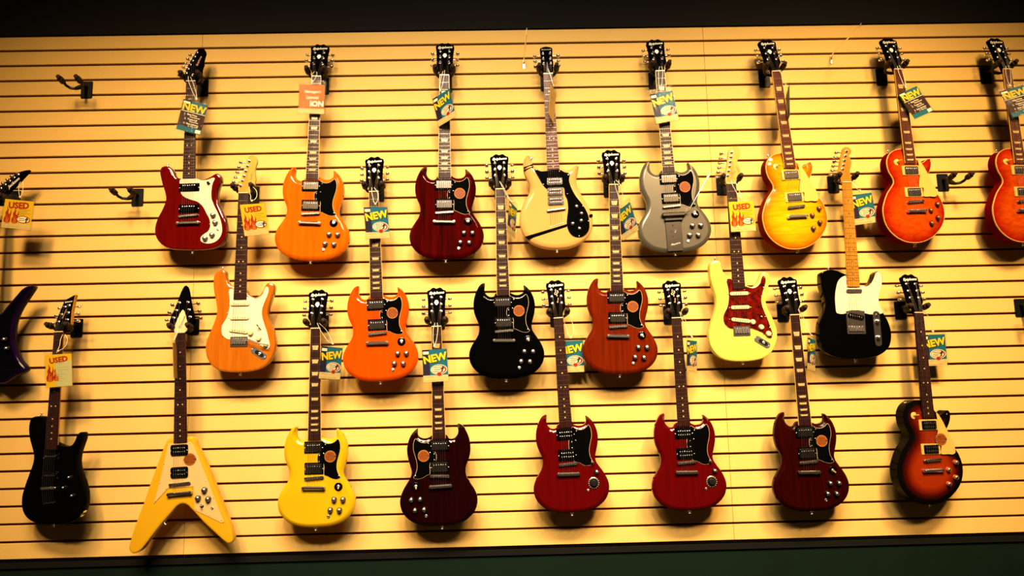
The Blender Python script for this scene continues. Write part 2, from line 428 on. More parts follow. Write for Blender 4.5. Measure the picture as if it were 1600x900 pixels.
OUT['offset'] = [(-132,-409),(-125,-402),(-107,-399),(-89,-406),(-77,-424),(-68,-443),(-56,-455),(-42,-460),(-27,-463),(35,-462),(51,-468),(71,-466),(94,-456),(112,-445),(122,-442),(135,-447),(142,-463),(139,-484),(131,-508),(126,-534),(128,-566),(138,-598),(152,-630),(165,-662),(171,-693),(170,-730),(162,-757),(142,-778),(112,-791),(77,-796),(26,-796),(-30,-793),(-80,-786),(-111,-772),(-132,-753),(-147,-729),(-153,-698),(-150,-672),(-140,-641),(-125,-610),(-112,-579),(-106,-553),(-112,-521),(-123,-489),(-131,-457),(-136,-430)]
OUT['offset_guard'] = [(-40,-468),(35,-466),(56,-474),(82,-473),(110,-464),(116,-468),(107,-491),(102,-523),(103,-560),(114,-592),(130,-624),(143,-656),(151,-688),(152,-719),(142,-744),(122,-762),(96,-769),(71,-765),(58,-755),(58,-739),(70,-726),(90,-712),(99,-691),(96,-659),(81,-628),(63,-595),(40,-574),(6,-562),(-19,-550),(-34,-534),(-38,-513)]
OUT['retro'] = [(-113,-382),(-128,-396),(-136,-421),(-136,-456),(-127,-485),(-114,-514),(-110,-537),(-117,-565),(-135,-592),(-153,-631),(-163,-664),(-165,-698),(-158,-732),(-141,-769),(-115,-795),(-80,-813),(-37,-824),(7,-827),(51,-824),(90,-812),(124,-792),(150,-765),(165,-729),(168,-696),(162,-662),(148,-627),(128,-587),(111,-552),(104,-523),(106,-500),(114,-472),(118,-444),(109,-436),(95,-446),(78,-456),(61,-458),(44,-453),(32,-454),(-26,-460),(-45,-460),(-64,-453),(-80,-441),(-93,-418),(-100,-397),(-106,-384)]
OUT['retro_guard'] = [(-85,-453),(-56,-464),(-26,-463),(33,-462),(49,-472),(73,-481),(69,-510),(78,-550),(98,-591),(123,-626),(143,-666),(150,-706),(146,-745),(128,-767),(103,-778),(76,-773),(58,-755),(48,-724),(49,-690),(57,-646),(55,-600),(46,-578),(42,-543),(-33,-548),(-51,-528),(-66,-499)]
OUT['super'] = [(-115,-374),(-122,-398),(-122,-428),(-114,-465),(-100,-501),(-89,-537),(-93,-573),(-107,-614),(-124,-667),(-133,-709),(-130,-750),(-116,-782),(-88,-806),(-51,-819),(-3,-822),(51,-822),(98,-816),(133,-799),(156,-773),(165,-738),(164,-702),(156,-667),(138,-625),(122,-589),(116,-559),(119,-523),(128,-493),(138,-460),(136,-439),(124,-436),(112,-448),(99,-478),(85,-492),(66,-495),(33,-490),(-25,-460),(-38,-430),(-46,-400),(-54,-375),(-63,-368),(-82,-366),(-103,-368)]
OUT['vee'] = [(-30,-452),(-52,-456),(-66,-472),(-82,-511),(-109,-582),(-135,-652),(-164,-735),(-194,-811),(-213,-874),(-218,-900),(-209,-918),(-193,-922),(-170,-912),(-131,-867),(-85,-811),(-39,-762),(-16,-738),(4,-730),(24,-735),(48,-758),(94,-810),(146,-861),(179,-892),(199,-905),(218,-898),(218,-872),(203,-823),(180,-766),(154,-696),(128,-629),(95,-551),(68,-493),(52,-459),(30,-450)]
OUT['vee_guard'] = [(-52,-473),(-36,-475),(25,-477),(41,-472),(55,-486),(78,-544),(111,-625),(147,-722),(183,-815),(173,-818),(61,-759),(56,-661),(-52,-661),(-113,-722),(-108,-706),(-82,-610),(-62,-519)]
OUT['spiky'] = [(24,-490),(49,-493),(71,-467),(105,-426),(138,-388),(170,-374),(186,-378),(163,-422),(131,-475),(110,-534),(108,-600),(119,-653),(142,-702),(172,-744),(122,-771),(66,-800),(20,-770),(0,-762),(-30,-775),(-80,-815),(-185,-775),(-150,-690),(-128,-640),(-122,-590),(-130,-540),(-150,-480),(-190,-400),(-200,-370),(-180,-362),(-130,-395),(-80,-445),(-49,-480),(-24,-490)]

HEAD = {}
def sym(half):
    return half + [(-x, y) for x, y in half[::-1] if abs(x) > 0.01]
HEAD['open_book'] = sym([(22,-3),(22.5,10),(24,24),(31,40),(37,50),(37,80),(38.5,118),(41,148),(43,162),(39,171),(31,173),(25,179),(15,185),(6,182),(0,180)])
HEAD['arrow'] = sym([(22,-3),(23,12),(26,28),(45,42),(54,50),(53,64),(43,100),(31,140),(19,190),(8,218),(0,223)])
HEAD['batwing'] = [(-22,-3),(-27,25),(-34,45),(-26,77),(-13,112),(0,143),(11,164),(19,177),(33,180),(48,171),(54,154),(51,133),(48,108),(50,91),(45,70),(45,42),(44,30),(28,12),(22,-3)]
HEAD['inline_bolt'] = [(-21,-3),(-23,20),(-23,32),(-20,47),(-14,72),(-5,104),(5,140),(15,172),(22,177),(34,180),(48,172),(57,150),(52,130),(48,111),(50,85),(52,56),(47,34),(31,14),(21,-3)]
HEAD['inline_round'] = [(-21,-3),(-24,20),(-25,35),(-18,60),(-12,90),(-6,120),(-1,150),(6,166),(20,176),(36,178),(50,168),(55,150),(52,133),(44,120),(38,108),(38,98),(44,85),(48,70),(46,50),(38,30),(26,14),(21,-3)]
HEAD['inline_slim'] = [(-21,-3),(-28,20),(-35,42),(-30,65),(-21,105),(-11,140),(-5,160),(4,168),(18,168),(29,160),(33,148),(28,135),(21,128),(25,117),(30,98),(26,76),(19,53),(22,33),(21,-3)]
HEAD['slanted'] = [(-21,-3),(-24,20),(-26,40),(-16,81),(-6,117),(0,143),(48,168),(46,145),(44,92),(48,50),(50,32),(28,12),(21,-3)]
HEAD['tongue'] = sym([(21,-3),(23,12),(27,26),(29,45),(27,95),(29,138),(26,142),(0,150)])
HEAD['pointed'] = [(-21,-3),(-21,20),(-15,50),(10,84),(31,99),(50,118),(70,137),(92,150),(114,156),(134,158),(133,152),(111,122),(86,87),(57,53),(37,20),(21,-3)]

# ------------------------------------------------------------------ guitar parts
def part_body(g, key, profile, finish, mir=False, side_mat=None, split=None):
    def fn():
        poly = ccw(smooth_closed(mirror_pts(OUT[key], mir), 4))
        mb, att = slab(poly, profile)
        me = mb.mesh('body', 40)
        a = me.attributes.new('rim', 'FLOAT', 'POINT')
        a.data.foreach_set('value', att)
        return me
    me = cached(('body', key, mir, tuple(profile)), fn)
    return obj('body', me, finish, g)

def part_side(g, key, z0, z1, m, mir=False, out=0.6, name='body_side'):
    """a band wrapped round the body rim (solid back of a carved-top body, or its binding)"""
    def fn():
        poly = ccw(smooth_closed(mirror_pts(OUT[key], mir), 4))
        f = inset_fn(poly)
        a, _ = f(-out); b, _ = f(1.6)
        n = len(a); mb = MB()
        rs = [[(x, y, z0) for x, y in b], [(x, y, z0) for x, y in a], [(x, y, z1) for x, y in a], [(x, y, z1 + 0.3) for x, y in b]]
        mb.rings(rs, False, False)
        n4 = len(rs)
        mb.f += [((n4-1)*n+i, (n4-1)*n+(i+1)%n, (i+1)%n, i) for i in range(n)]
        return mb.mesh(name, 40)
    return obj(name, cached((name, key, z0, z1, mir, out), fn), m, g)

def part_guard(g, key, m, z=0.0, th=2.2, edge=None, mir=False, sharp=False, screws=None):
    pts = mirror_pts(OUT[key], mir)
    def poly_of():
        return ccw(pts if sharp else smooth_closed(pts, 3))
    def fn():
        return MB().prism(poly_of(), z + 0.3, z + th).mesh('pickguard', 30)
    o = obj('pickguard', cached(('guard', key, mir, z), fn), m, g)
    if edge:
        def fe():
            p, _ = inset_fn(poly_of())(-1.1)
            return MB().prism(p, z + 0.15, z + th - 0.7).mesh('guard_edge', 30)
        obj('guard_edge', cached(('gedge', key, mir, z), fe), edge, o)
    if screws:
        for sx, sy in mirror_pts(screws, mir):
            obj('screw', cached('screw', lambda: MB().lathe(0, 0, [(2.0, 0), (2.0, 0.5), (1.2, 1.0)], 8).mesh('screw')), CHROME if m is BLACKPL else DARKCHROME, o, (sx, sy, z + th))
    return o

def part_humbucker(g, x, y, w, h, ring, cover, z=0.0, ringr=3, poles=True, ring_h=3.0, cover_h=7.0, cw=None, chh=None, two=False, rot=0.0):
    o = obj('pickup', cached(('ring', w, h, ringr, ring_h), lambda: MB().rbox(0, 0, 0, ring_h, w, h, ringr).mesh('pickup')), ring, g, (x, y, z), (0, 0, rot))
    cw = cw or w - 12; chh = chh or h - 12
    obj('cover', cached(('hbc', cw, chh, cover_h), lambda: MB().rbox(0, 0, 0, cover_h, cw, chh, 3.5, ch=1.8).mesh('cover')), cover, o, (0, 0, 0))
    if poles:
        def fp():
            mb = MB()
            for r in ((-1, 1) if two else (1,)):
                for k in range(6):
                    mb.lathe((k - 2.5) * cw * 0.142, r * chh * 0.22, [(2.3, cover_h - 0.2), (2.3, cover_h + 0.7), (1.5, cover_h + 1.1)], 8)
            return mb.mesh('pole_pieces')
        obj('pole_pieces', cached(('poles', cw, chh, cover_h, two), fp), CHROME, o)
    for sx in (-1, 1):
        obj('ring_screw', cached('ring_screw', lambda: MB().lathe(0, 0, [(1.9, 0), (1.9, 0.7), (1.0, 1.2)], 8).mesh('ring_screw')), CHROME, o, (sx * (w / 2 - 3), -h * 0.05, ring_h))
    return o

def part_single_coil(g, x, y, w, m, z, rot=0.0):
    o = obj('pickup', cached(('sc', w), lambda: MB().rbox(0, 0, 0, 6, w, 17, 8, ch=2).mesh('pickup')), m, g, (x, y, z), (0, 0, rot))
    def fp():
        mb = MB()
        for k in range(6): mb.lathe((k - 2.5) * 10.2, 0, [(2.4, 5.8), (2.4, 6.6), (1.8, 6.9)], 8)
        return mb.mesh('pole_pieces')
    obj('pole_pieces', cached('scp', fp), DARKCHROME, o)
    for s in (-1, 1):
        obj('screw', cached('screw', lambda: MB().lathe(0, 0, [(2.0, 0), (2.0, 0.5), (1.2, 1.0)], 8).mesh('screw')), DARKCHROME, o, (s * (w / 2 + 6), 0, 0.2))
    return o

def part_bridge(g, x, y, w, z, m=DARKCHROME, tilt=0.06):
    def fn():
        mb = MB().rbox(0, 0, 3, 11, w, 11, 5, ch=1.5)
        for s in (-1, 1): mb.lathe(s * (w / 2 - 5), 0, [(4.5, 0), (4.5, 4), (3, 4)], 10)
        return mb.mesh('bridge')
    o = obj('bridge', cached(('bridge', w), fn), m, g, (x, y, z), (0, 0, tilt))
    def fs():
        mb = MB()
        for k in range(6): mb.box((k - 2.5) * 10, (k % 2) * 1.2 - 0.6, 11.6, 5, 6, 2.4)
        return mb.mesh('saddles', 0)
    obj('saddles', cached('saddles', fs), CHROME, o)
    return o

def part_tailpiece(g, x, y, w, z, m=DARKCHROME, tilt=0.0):
    def fn():
        mb = MB().rbox(0, 0, 4, 15, w - 12, 15, 6, ch=4)
        for s in (-1, 1): mb.lathe(s * (w / 2 - 7), 0, [(8.5, 0), (8.5, 3), (7.5, 12), (6.5, 14.5), (3, 15)], 14)
        return mb.mesh('tailpiece')
    return obj('tailpiece', cached(('tail', w), fn), m, g, (x, y, z), (0, 0, tilt))

def part_knob(g, x, y, z, m=KNOB, cap=CHROME, r=12.0, h=14.0):
    o = obj('knob', cached(('knob', r, h), lambda: MB().lathe(0, 0, [(r, 0), (r, h * 0.2), (r * 0.86, h * 0.55), (r * 0.8, h * 0.92), (r * 0.66, h)], 18).mesh('knob', 50)), m, g, (x, y, z))
    if cap:
        obj('knob_cap', cached(('kcap', r), lambda: MB().lathe(0, 0, [(r * 0.66, -0.4), (r * 0.66, 0.6), (r * 0.55, 2.0), (r * 0.32, 3.0), (r * 0.08, 3.4)], 14)  .mesh('knob_cap', 60)), cap, o, (0, 0, h))
    return o

def part_jack(g, x, y, z, r=6.0):
    def fn(): return MB().lathe(0, 0, [(r, 0), (r, 2), (r * 0.55, 3), (r * 0.5, 1)], 12).mesh('jack_socket')
    return obj('jack_socket', cached(('jack', r), fn), CHROME, g, (x, y, z))

def part_chip(g, x, y, z):
    o = obj('switch_plate', cached('chip', lambda: MB().lathe(0, 0, [(18, 0), (18, 1.6), (17, 2.2)], 24).mesh('switch_plate')), BLACKPL, g, (x, y, z))
    obj('switch_collar', cached('collar', lambda: MB().lathe(0, 0, [(8, 2), (8, 4), (6, 5)], 12).mesh('switch_collar')), CHROME, o)
    obj('switch_tip', cached('stip', lambda: MB().tube([(0, 0, 4), (2, -3, 12), (3, -5, 20)], [2, 2.4, 3.2], 8).mesh('switch_tip')), CREAM, o)
    return o

def part_toggle(g, x, y, z, tip=CREAM, washer=CREAM):
    o = obj('switch_plate', cached('washer', lambda: MB().lathe(0, 0, [(15, 0), (15, 1.2), (14, 1.8)], 22).mesh('switch_plate')), washer, g, (x, y, z))
    obj('switch_tip', cached('ttip', lambda: MB().tube([(0, 0, 1), (2, 2, 9), (6, 3, 20), (7, 3.4, 24)], [4.5, 2.2, 3.4, 2], 8).mesh('switch_tip')), tip, o)
    return o

def part_strap_button(g, p, d):
    """button at p pointing along d (local)"""
    p = Vector(p); d = Vector(d).normalized()
    mb = MB().tube([p - d * 2, p + d * 3, p + d * 4, p + d * 11, p + d * 12, p + d * 14], [6.5, 6.5, 3.5, 3.8, 7, 6.5], 12)
    return obj('strap_button', mb.mesh('strap_button'), CHROME, g)

def part_sticker(g, x, y, z, r=25):
    o = obj('sticker', cached(('stk', r), lambda: MB().lathe(0, 0, [(r, 0), (r, 0.25)], 30).mesh('sticker')), GOLDLINE, g, (x, y, z))
    obj('sticker_face', cached(('stkf', r), lambda: MB().lathe(0, 0, [(r * 0.88, 0.2), (r * 0.88, 0.45)], 30).mesh('sticker_face')), GOLDST, o)
    obj('sticker_print', text_mesh('LIMITED', r * 0.24, 0.01), PRINTDK, o, (0, r * 0.42, 0.6))
    obj('sticker_print', text_mesh('CUSTOM', r * 0.36, 0.02), PRINTDK, o, (0, 0, 0.6))
    obj('sticker_print', text_mesh('EDITION', r * 0.24, 0.01), PRINTDK, o, (0, -r * 0.42, 0.6))
    return o

def fret_y(S, k):
    return -S * (1 - 2 ** (-k / 12.0))

def half_w(y, L):
    return 21.5 + (28.5 - 21.5) * min(1.0, -y / L)

def part_neck(g, S, L, fz, neck_m, board_m, inlay, bind=None, body_z=-16, nfr=22, heel_y=None, inlay_m=None, dark_dots=False):
    """neck, fretboard with each fret and inlay; L = length of the board from the nut"""
    heel = heel_y if heel_y is not None else L - 6
    def fn():
        rs = []
        for k in range(11):
            y = 2 - (heel + 2) * k / 10.0
            w = half_w(y, L) - 0.3
            dep = 16 + 5 * k / 10.0
            ring = [(-w, y, fz - 4.8)]
            for q in range(1, 12):
                a = math.pi + math.pi * q / 12
                ring.append((w * math.cos(a), y, fz - 4.8 + dep * math.sin(a)))
            ring.append((w, y, fz - 4.8))
            rs.append(ring)
        return MB().rings(rs).mesh('neck', 50)
    obj('neck', cached(('neck', L, fz, heel), fn), neck_m, g)
    def fb():
        w0, w1 = half_w(0, L), half_w(-L, L)
        mb = MB()
        rs = []
        for y, w in ((-1.5, w0), (-L, w1)):
            rs.append([(-w, y, fz - 5), (w, y, fz - 5), (w, y, fz - 1.0), (w * 0.5, y, fz - 0.25), (0, y, fz), (-w * 0.5, y, fz - 0.25), (-w, y, fz - 1.0)])
        return mb.rings(rs).mesh('fretboard', 30)
    fbo = obj('fretboard', cached(('fb', L, fz), fb), board_m, g)
    if bind:
        def fbi():
            mb = MB()
            w0, w1 = half_w(0, L), half_w(-L, L)
            for s in (-1, 1):
                mb.prism([(s * (w0 - 0.9), -1.5), (s * (w0 + 0.5), -1.5), (s * (w1 + 0.5), -L), (s * (w1 - 0.9), -L)], fz - 5, fz - 0.5)
            return mb.mesh('binding', 0)
        obj('binding', cached(('fbb', L, fz), fbi), bind, fbo)
    fm = cached('fret', lambda: MB().rings([[(-0.5, y, 0), (-0.5, y + 1.1, 0.7), (-0.5, y + 2.2, 0), (-0.5, y + 1.1, -0.6)] if False else [(x, -0.9, -0.6), (x, -0.5, 0.8), (x, 0.5, 0.8), (x, 0.9, -0.6)] for x, y in ((-500, 0), (500, 0))]).mesh('fret', 0))
    for k in range(1, nfr + 1):
        y = fret_y(S, k)
        if y < -L + 2: break
        obj('fret', fm, BRASS, fbo, (0, y, fz), scale=(2 * (half_w(y, L) - 1.2) / 1000.0, 1, 1))
    obj('nut', cached(('nut', fz), lambda: MB().box(0, 0.6, fz - 1.2, 43, 4.2, 6.5).mesh('nut', 0)), WHITEPL, g)
    im = inlay_m or PEARL
    for k in (3, 5, 7, 9, 12, 15, 17, 19, 21):
        y0, y1 = fret_y(S, k - 1), fret_y(S, k)
        if y1 < -L + 2: break
        yc, h, w = (y0 + y1) / 2, (y0 - y1), half_w((y0 + y1) / 2, L)
        if inlay == 'trap':
            t = 0.62; hh = h * 0.30
            poly = [(-w * t * 0.8, yc - hh), (w * t * 0.8, yc - hh), (w * t, yc + hh), (-w * t, yc + hh)]
            obj('inlay', cached(('trap', S, L, k, fz), lambda: MB().prism(poly, fz - 1.2, fz + 0.25).mesh('inlay', 0)), im, fbo)
        elif inlay == 'block':
            obj('inlay', cached(('blk', S, L, k, fz), lambda: MB().box(0, yc, fz - 0.4, w * 0.9, h * 0.5, 1.4).mesh('inlay', 0)), im, fbo)
        elif inlay == 'dot':
            for dx in ((-10, 10) if k == 12 else (0,)):
                obj('inlay', cached('dot', lambda: MB().lathe(0, 0, [(3.2, -1), (3.2, 0.3)], 12).mesh('inlay')), im, fbo, (dx, yc, fz))

CROWN = [(0,-13),(5,-9),(7,-4),(10,-2),(9,3),(6,4),(8,9),(4,8),(3,12),(0,10)]
def part_head(g, kind, fz, m, posts, button_m, tilt, logo=None, buttons=None, crown=False, truss=None, extra=None, btn_len=0, thick=14):
    """headstock with its own tuners, decals and cover; posts = [(x, y, side)]"""
    poly = None
    def fn():
        p = ccw(smooth_closed(HEAD[kind], 3) if kind not in ('slanted', 'pointed') else smooth_closed(HEAD[kind], 1))
        mb, _ = slab(p, [(1.5, -thick), (0, -thick + 1.5), (0, -1.2), (1.2, 0)])
        return mb.mesh('headstock', 40)
    h = obj('headstock', cached(('head', kind, thick), fn), m, g, (0, 0, fz - 4), (-math.radians(tilt), 0, 0))
    pm = cached('post', lambda: MB().lathe(0, 0, [(6.8, 0), (6.8, 1.2), (5.4, 2.6), (3.4, 3.0), (3.4, 9), (3.8, 10), (2.4, 11.5)], 14).mesh('tuner_post'))
    bm = cached('tbtn', lambda: MB().tube([(0, 0, 0), (16, 0, 0), (18, 0, 0)], [2.6, 2.6, 3.0], 8).rings([[(18 + dx, math.cos(a) * 5.2 * sc, math.sin(a) * 8.5 * sc) for a in [2*math.pi*q/10 for q in range(10)]] for dx, sc in ((0, .6), (3, 1.1), (9, 1.25), (14, 1.1), (16.5, .5))]).mesh('tuner_button', 50))
    for i, (px, py, s) in enumerate(posts):
        obj('tuner_post', pm, CHROME, h, (px, py, 0))
        rotv = rnd.uniform(-0.5, 0.5)
        ang = 0 if s > 0 else math.pi
        obj('tuner_button', bm, button_m, h, (px + s * (12 + btn_len), py - 2, -thick - 3), (rotv, 0, ang))
    if logo:
        for (txt, size, lx, ly, rot, mm, shear, bold) in logo:
            obj('logo', text_mesh(txt, size, bold, shear), mm, h, (lx, ly, 0.2), (0, 0, rot))
    if crown:
        obj('crown_inlay', cached('crown', lambda: MB().prism(sym(CROWN[::-1])[::-1] if False else [(x, y) for x, y in CROWN] + [(-x, y) for x, y in CROWN[::-1][1:-1]], -0.5, 0.3).mesh('crown_inlay', 0)), LOGO, h, (0, 113, 0))
    if truss:
        tm, tw, th_, ty = truss
        bell = sym([(tw * 0.5, 3), (tw * 0.5, th_ * 0.35), (tw * 0.36, th_ * 0.62), (tw * 0.16, th_ * 0.9), (0, th_)])
        tc = obj('truss_rod_cover', cached(('bell', tw, th_), lambda: MB().prism(ccw(smooth_closed(bell, 3)), 0, 1.8).mesh('truss_rod_cover', 30)), tm, h, (0, ty, 0))
    return h

def head_point(p, fz, tilt, z=6.0):
    a = math.radians(tilt)
    return (p[0], p[1] * math.cos(a) + z * math.sin(a), fz - 4 - p[1] * math.sin(a) + z * math.cos(a))

def part_strings(g, posts, order, fz, tilt, by, bz, ty, tz, bw=52.0, n=6, bx=0.0, mir=False):
    for k in range(n):
        q = k / (n - 1.0) - 0.5
        px, py, s = posts[order[k]]
        pth = [head_point((px, py), fz, tilt, 6.0), (q * 35, 1.0, fz + 2.2), (bx + q * bw, by, bz), (bx + q * bw, ty, tz)]
        r = 0.55 - 0.05 * k if not mir else 0.3 + 0.05 * k
        obj('string', MB().tube(pth, r, 4).mesh('string'), STEEL, g)

ANCHOR = {  # nut x, z and tail x, z on the wall frame (metres)
'g1': (0.010, 3.032, 0.022, 2.240), 'g2': (0.587, 3.046, 0.562, 2.189), 'g3': (1.179, 3.042, 1.171, 2.182), 'g4': (1.661, 3.041, 1.681, 2.212),
'g5': (2.185, 3.046, 2.214, 2.192), 'g6': (2.724, 3.030, 2.782, 2.191), 'g7': (3.300, 3.031, 3.326, 2.209), 'g8': (3.814, 3.023, 3.830, 2.202),
'g9': (-0.846, 2.470, -0.834, 1.665), 'g10': (0.266, 2.496, 0.261, 1.690), 'g11': (0.853, 2.492, 0.877, 1.643), 'g12': (1.427, 2.493, 1.433, 1.641),
'g13': (1.945, 2.504, 1.937, 1.649), 'g14': (2.484, 2.498, 2.492, 1.688), 'g15': (3.017, 2.495, 3.001, 1.688), 'g16': (-0.522, 1.885, -0.527, 1.070),
'g17': (0.007, 1.870, 0.033, 1.137), 'g18': (0.599, 1.876, 0.601, 1.028), 'g19': (1.132, 1.873, 1.143, 1.020), 'g20': (1.673, 1.899, 1.704, 1.061),
'g21': (2.199, 1.888, 2.215, 1.057), 'g22': (2.730, 1.890, 2.748, 1.041), 'g23': (3.282, 1.887, 3.278, 1.053)}

def guitar(key, label, length, yaw=0.0):
    """empty at the nut; its frame follows the way this guitar hangs; length = model nut-to-tail distance (mm)"""
    nx, nz, tx, tz = ANCHOR[key]
    A, B = Vector((nx, -0.13, nz)), Vector((tx, -0.125, tz))
    Y = A - B; s = Y.length * 1000.0 / length; Y.normalize()
    X = Vector((math.cos(math.radians(yaw)), math.sin(math.radians(yaw)), 0)); X = (X - Y * X.dot(Y)).normalized()
    Z = X.cross(Y)
    g = thing('electric_guitar', label, 'guitar', 'guitars hanging on the slatted wall')
    M = Matrix(((X.x, Y.x, Z.x, A.x), (X.y, Y.y, Z.y, A.y), (X.z, Y.z, Z.z, A.z), (0, 0, 0, 1)))
    g.matrix_world = M @ Matrix.Scale(s, 4)
    return g

P33 = [(-21,136,-1),(-21,103,-1),(-21,70,-1),(21,136,1),(21,103,1),(21,70,1)]
ORD33 = [2,1,0,3,4,5]
EPI = [('Epiphone', 12.5, 0, 159, 0.05, LOGO, 0.35, 0.015)]
PROF_HORN = ((7,-38),(0,-31),(0,-12),(3,-9),(17,0))
PROF_ROUND = ((9,-44),(3,-42),(0,-36),(0,-9),(2.5,-3),(9,0))
PROF_SQUARE = ((4,-44),(0,-40),(0,-4),(1,-1),(4,0))
PROF_CARVE = ((4,-52),(0,-48),(0,-1),(3,0),(9,1.5),(20,4),(35,7),(52,9),(72,10))

def horned(key, label, finish, special=False, mir=False, guard=True, sticker=True, cover=NICKEL, neck=None, vibrola=False, button_m=None):
    g = guitar(key, label, 850)
    part_body(g, 'horn', PROF_HORN, finish, mir)
    nm = neck or NECKMAHOG
    fz = 6
    part_neck(g, 638, 486, fz, nm, ROSE, 'dot' if special else 'trap', None if special else CREAM, heel_y=500)
    sx = -1 if mir else 1
    gm = part_guard(g, 'horn_guard_plain' if special else 'horn_guard', BLACKPL, 0, 2.2, WHITEPL, mir,
                    screws=[(46,-506),(22,-552),(22,-577),(104,-640),(40,-545)])
    rc = BLACKPL
    cv = BLACKPL if special else cover
    part_humbucker(g, -3 * sx, -516, 82, 50, rc, cv, 1.5, two=special, cw=70, chh=37)
    part_humbucker(g, -1 * sx, -606, 82, 50, rc, cv, 1.5, two=special, cw=70, chh=37)
    part_bridge(g, 0, -645, 84, 0, DARKCHROME, -0.04 if mir else 0.06)
    if vibrola:
        v = obj('vibrato_tailpiece', cached('vib', lambda: MB().rbox(0, -775, 0, 4, 72, 150, 4, ch=1).rbox(4, -684, 2, 18, 108, 18, 6, ch=4).rbox(2, -706, 2, 14, 84, 14, 4, ch=3).mesh('vibrato_tailpiece')), SMOKED, g)
        def eng():
            mb = MB()
            for (x, y, a, l) in ((-8,-742,0.5,26),(8,-748,-0.6,24),(-12,-765,1.2,18),(12,-770,1.9,20),(0,-760,0.1,16),(-6,-790,0.9,16),(8,-794,2.2,14)):
                mb.tube([(x + l*0.5*math.cos(a+t*1.8)*(0.6+0.4*t), y + l*0.5*math.sin(a+t*1.8), 4.6) for t in [q/5-0.5 for q in range(6)]], 1.3, 5)
            return mb.mesh('engraving')
        obj('engraving', cached('vibe', eng), CHROME, v)
        obj('engraving', text_mesh('Maestro', 9, 0.02, 0.4), CHROME, v, (2, -818, 4.4), (0, 0, 0.2))
        arm = obj('vibrato_arm', MB().tube([(62,-676,14),(70,-674,24),(78,-660,28),(120,-595,34),(160,-535,38)], [4,3.2,2.6,2.6,2.8], 8).mesh('vibrato_arm'), CHROME, g)
        obj('arm_tip', MB().tube([(150,-550,37.5),(160,-535,38.3),(176,-511,40),(178,-508,40)], [3.6,4.6,5,3], 8).mesh('arm_tip'), IVORY, arm)
        part_strings(g, P33, ORD33, fz, 14, -645, 14, -680, 17, 50)
    else:
        part_tailpiece(g, -2 * sx, -688, 100, 0, DARKCHROME, -0.03 * sx)
        part_strings(g, P33, ORD33, fz, 14, -645, 14, -688, 12, 50, mir=mir)
    if special:
        obj('switch', cached('bsw', lambda: MB().lathe(0, 0, [(8, 0), (8, 1.5), (4, 3), (4, 12), (3, 15)], 12).mesh('switch')), KNOB, g, (105, -648, 0))
        part_knob(g, 122, -686, 0, KNOB, CHROME, 11, 14)
        d = obj('control_dial', cached('dial', lambda: MB().lathe(0, 0, [(25, 0), (25, 1.6), (23.5, 2.4)], 28).mesh('control_dial')), DARKCHROME, g, (106, -733, 0))
        obj('dial_face', cached('dialf', lambda: MB().lathe(0, 0, [(20, 2.2), (20, 3.2), (14, 3.4), (13, 12), (11, 14)], 24).mesh('dial_face')), KNOB, d)
        def ticks():
            mb = MB()
            for q in range(16):
                a = 2*math.pi*q/16; mb.box(22*math.cos(a), 22*math.sin(a), 2.6, 3, 1.2, 0.6, a)
            return mb.mesh('dial_ticks', 0)
        obj('dial_ticks', cached('dialt', ticks), LOGO, d)
        part_jack(g, 79, -763, 0, 6)
    else:
        part_chip(g, 104 * sx, -686, 0)
        for kx, ky in ((86,-739),(124,-740),(70,-782),(109,-784)):
            part_knob(g, kx * sx, ky, 0, KNOB, CHROME, 12.5, 13)
        part_jack(g, 62 * sx, -809, 0, 7)
        if sticker: part_sticker(g, 68 * sx, -557, 2.3)
    part_strap_button(g, (3, -855, -20), (0, -1, 0))
    lg = list(EPI)
    if special: lg.append(('SG', 17, 1, 118, 1.25, LOGOGOLD, 0.5, 0.01)); lg.append(('Special', 6, 5, 84, 1.35, LOGOGOLD, 0.4, 0.0))
    part_head(g, 'open_book', fz, HEADBLK, P33, button_m or DARKCHROME, 14, lg, crown=not special, truss=(HEADBLK, 24, 48, 4), thick=14)
    return g

def carved(key, label, finish, side, board, inlay, logo_side=True, cream=True, button_m=CHROME, sticker=False, head_m=HEADBLK):
    g = guitar(key, label, 826, 7)
    body = part_body(g, 'single', PROF_CARVE, finish)
    part_side(g, 'single', -51, -7.2, side, out=0.5)
    part_side(g, 'single', -7.0, -0.8, CREAM if not sticker else BLACKS, out=0.8, name='binding')
    fz = 18
    part_neck(g, 634, 457, fz, side if not sticker else BLACKS, board, inlay, CREAM if not sticker else None, heel_y=430)
    part_guard(g, 'single_guard', CREAM, 14, 2.2)
    for y in (-489, -592):
        part_humbucker(g, 1, y, 90, 46, CREAM, DARKCHROME if not sticker else BLACKPL, 9.5, two=sticker, ring_h=4, cover_h=9, cw=68, chh=36)
    part_bridge(g, 2, -638, 84, 9.5, DARKCHROME)
    part_tailpiece(g, 0, -682, 98, 9.5, CHROME)
    part_strings(g, P33, ORD33, fz, 14, -638, 24, -682, 22, 50)
    part_toggle(g, -62, -448, 7)
    for kx, ky in ((112,-652),(74,-681),(106,-715),(70,-741)):
        part_knob(g, kx, ky, 6, mat('knob_dark_amber', (0.05, 0.010, 0.002), 0.15) if not sticker else mat('knob_amber', (0.30, 0.07, 0.02), 0.2, 0, 0.6), mat('knob_gold', (0.22, 0.08, 0.015), 0.2, 0.3) if not sticker else CHROME, 12, 15)
    if sticker: part_sticker(g, 50, -552, 16.4, 27)
    part_strap_button(g, (0, -826, -25), (0, -1, 0))
    part_strap_button(g, (-72, -394, -25), (-0.5, 1, 0))
    part_head(g, 'open_book', fz, head_m, P33, button_m, 14, EPI, crown=not sticker, truss=(HEADBLK, 24, 46, 4))
    return g

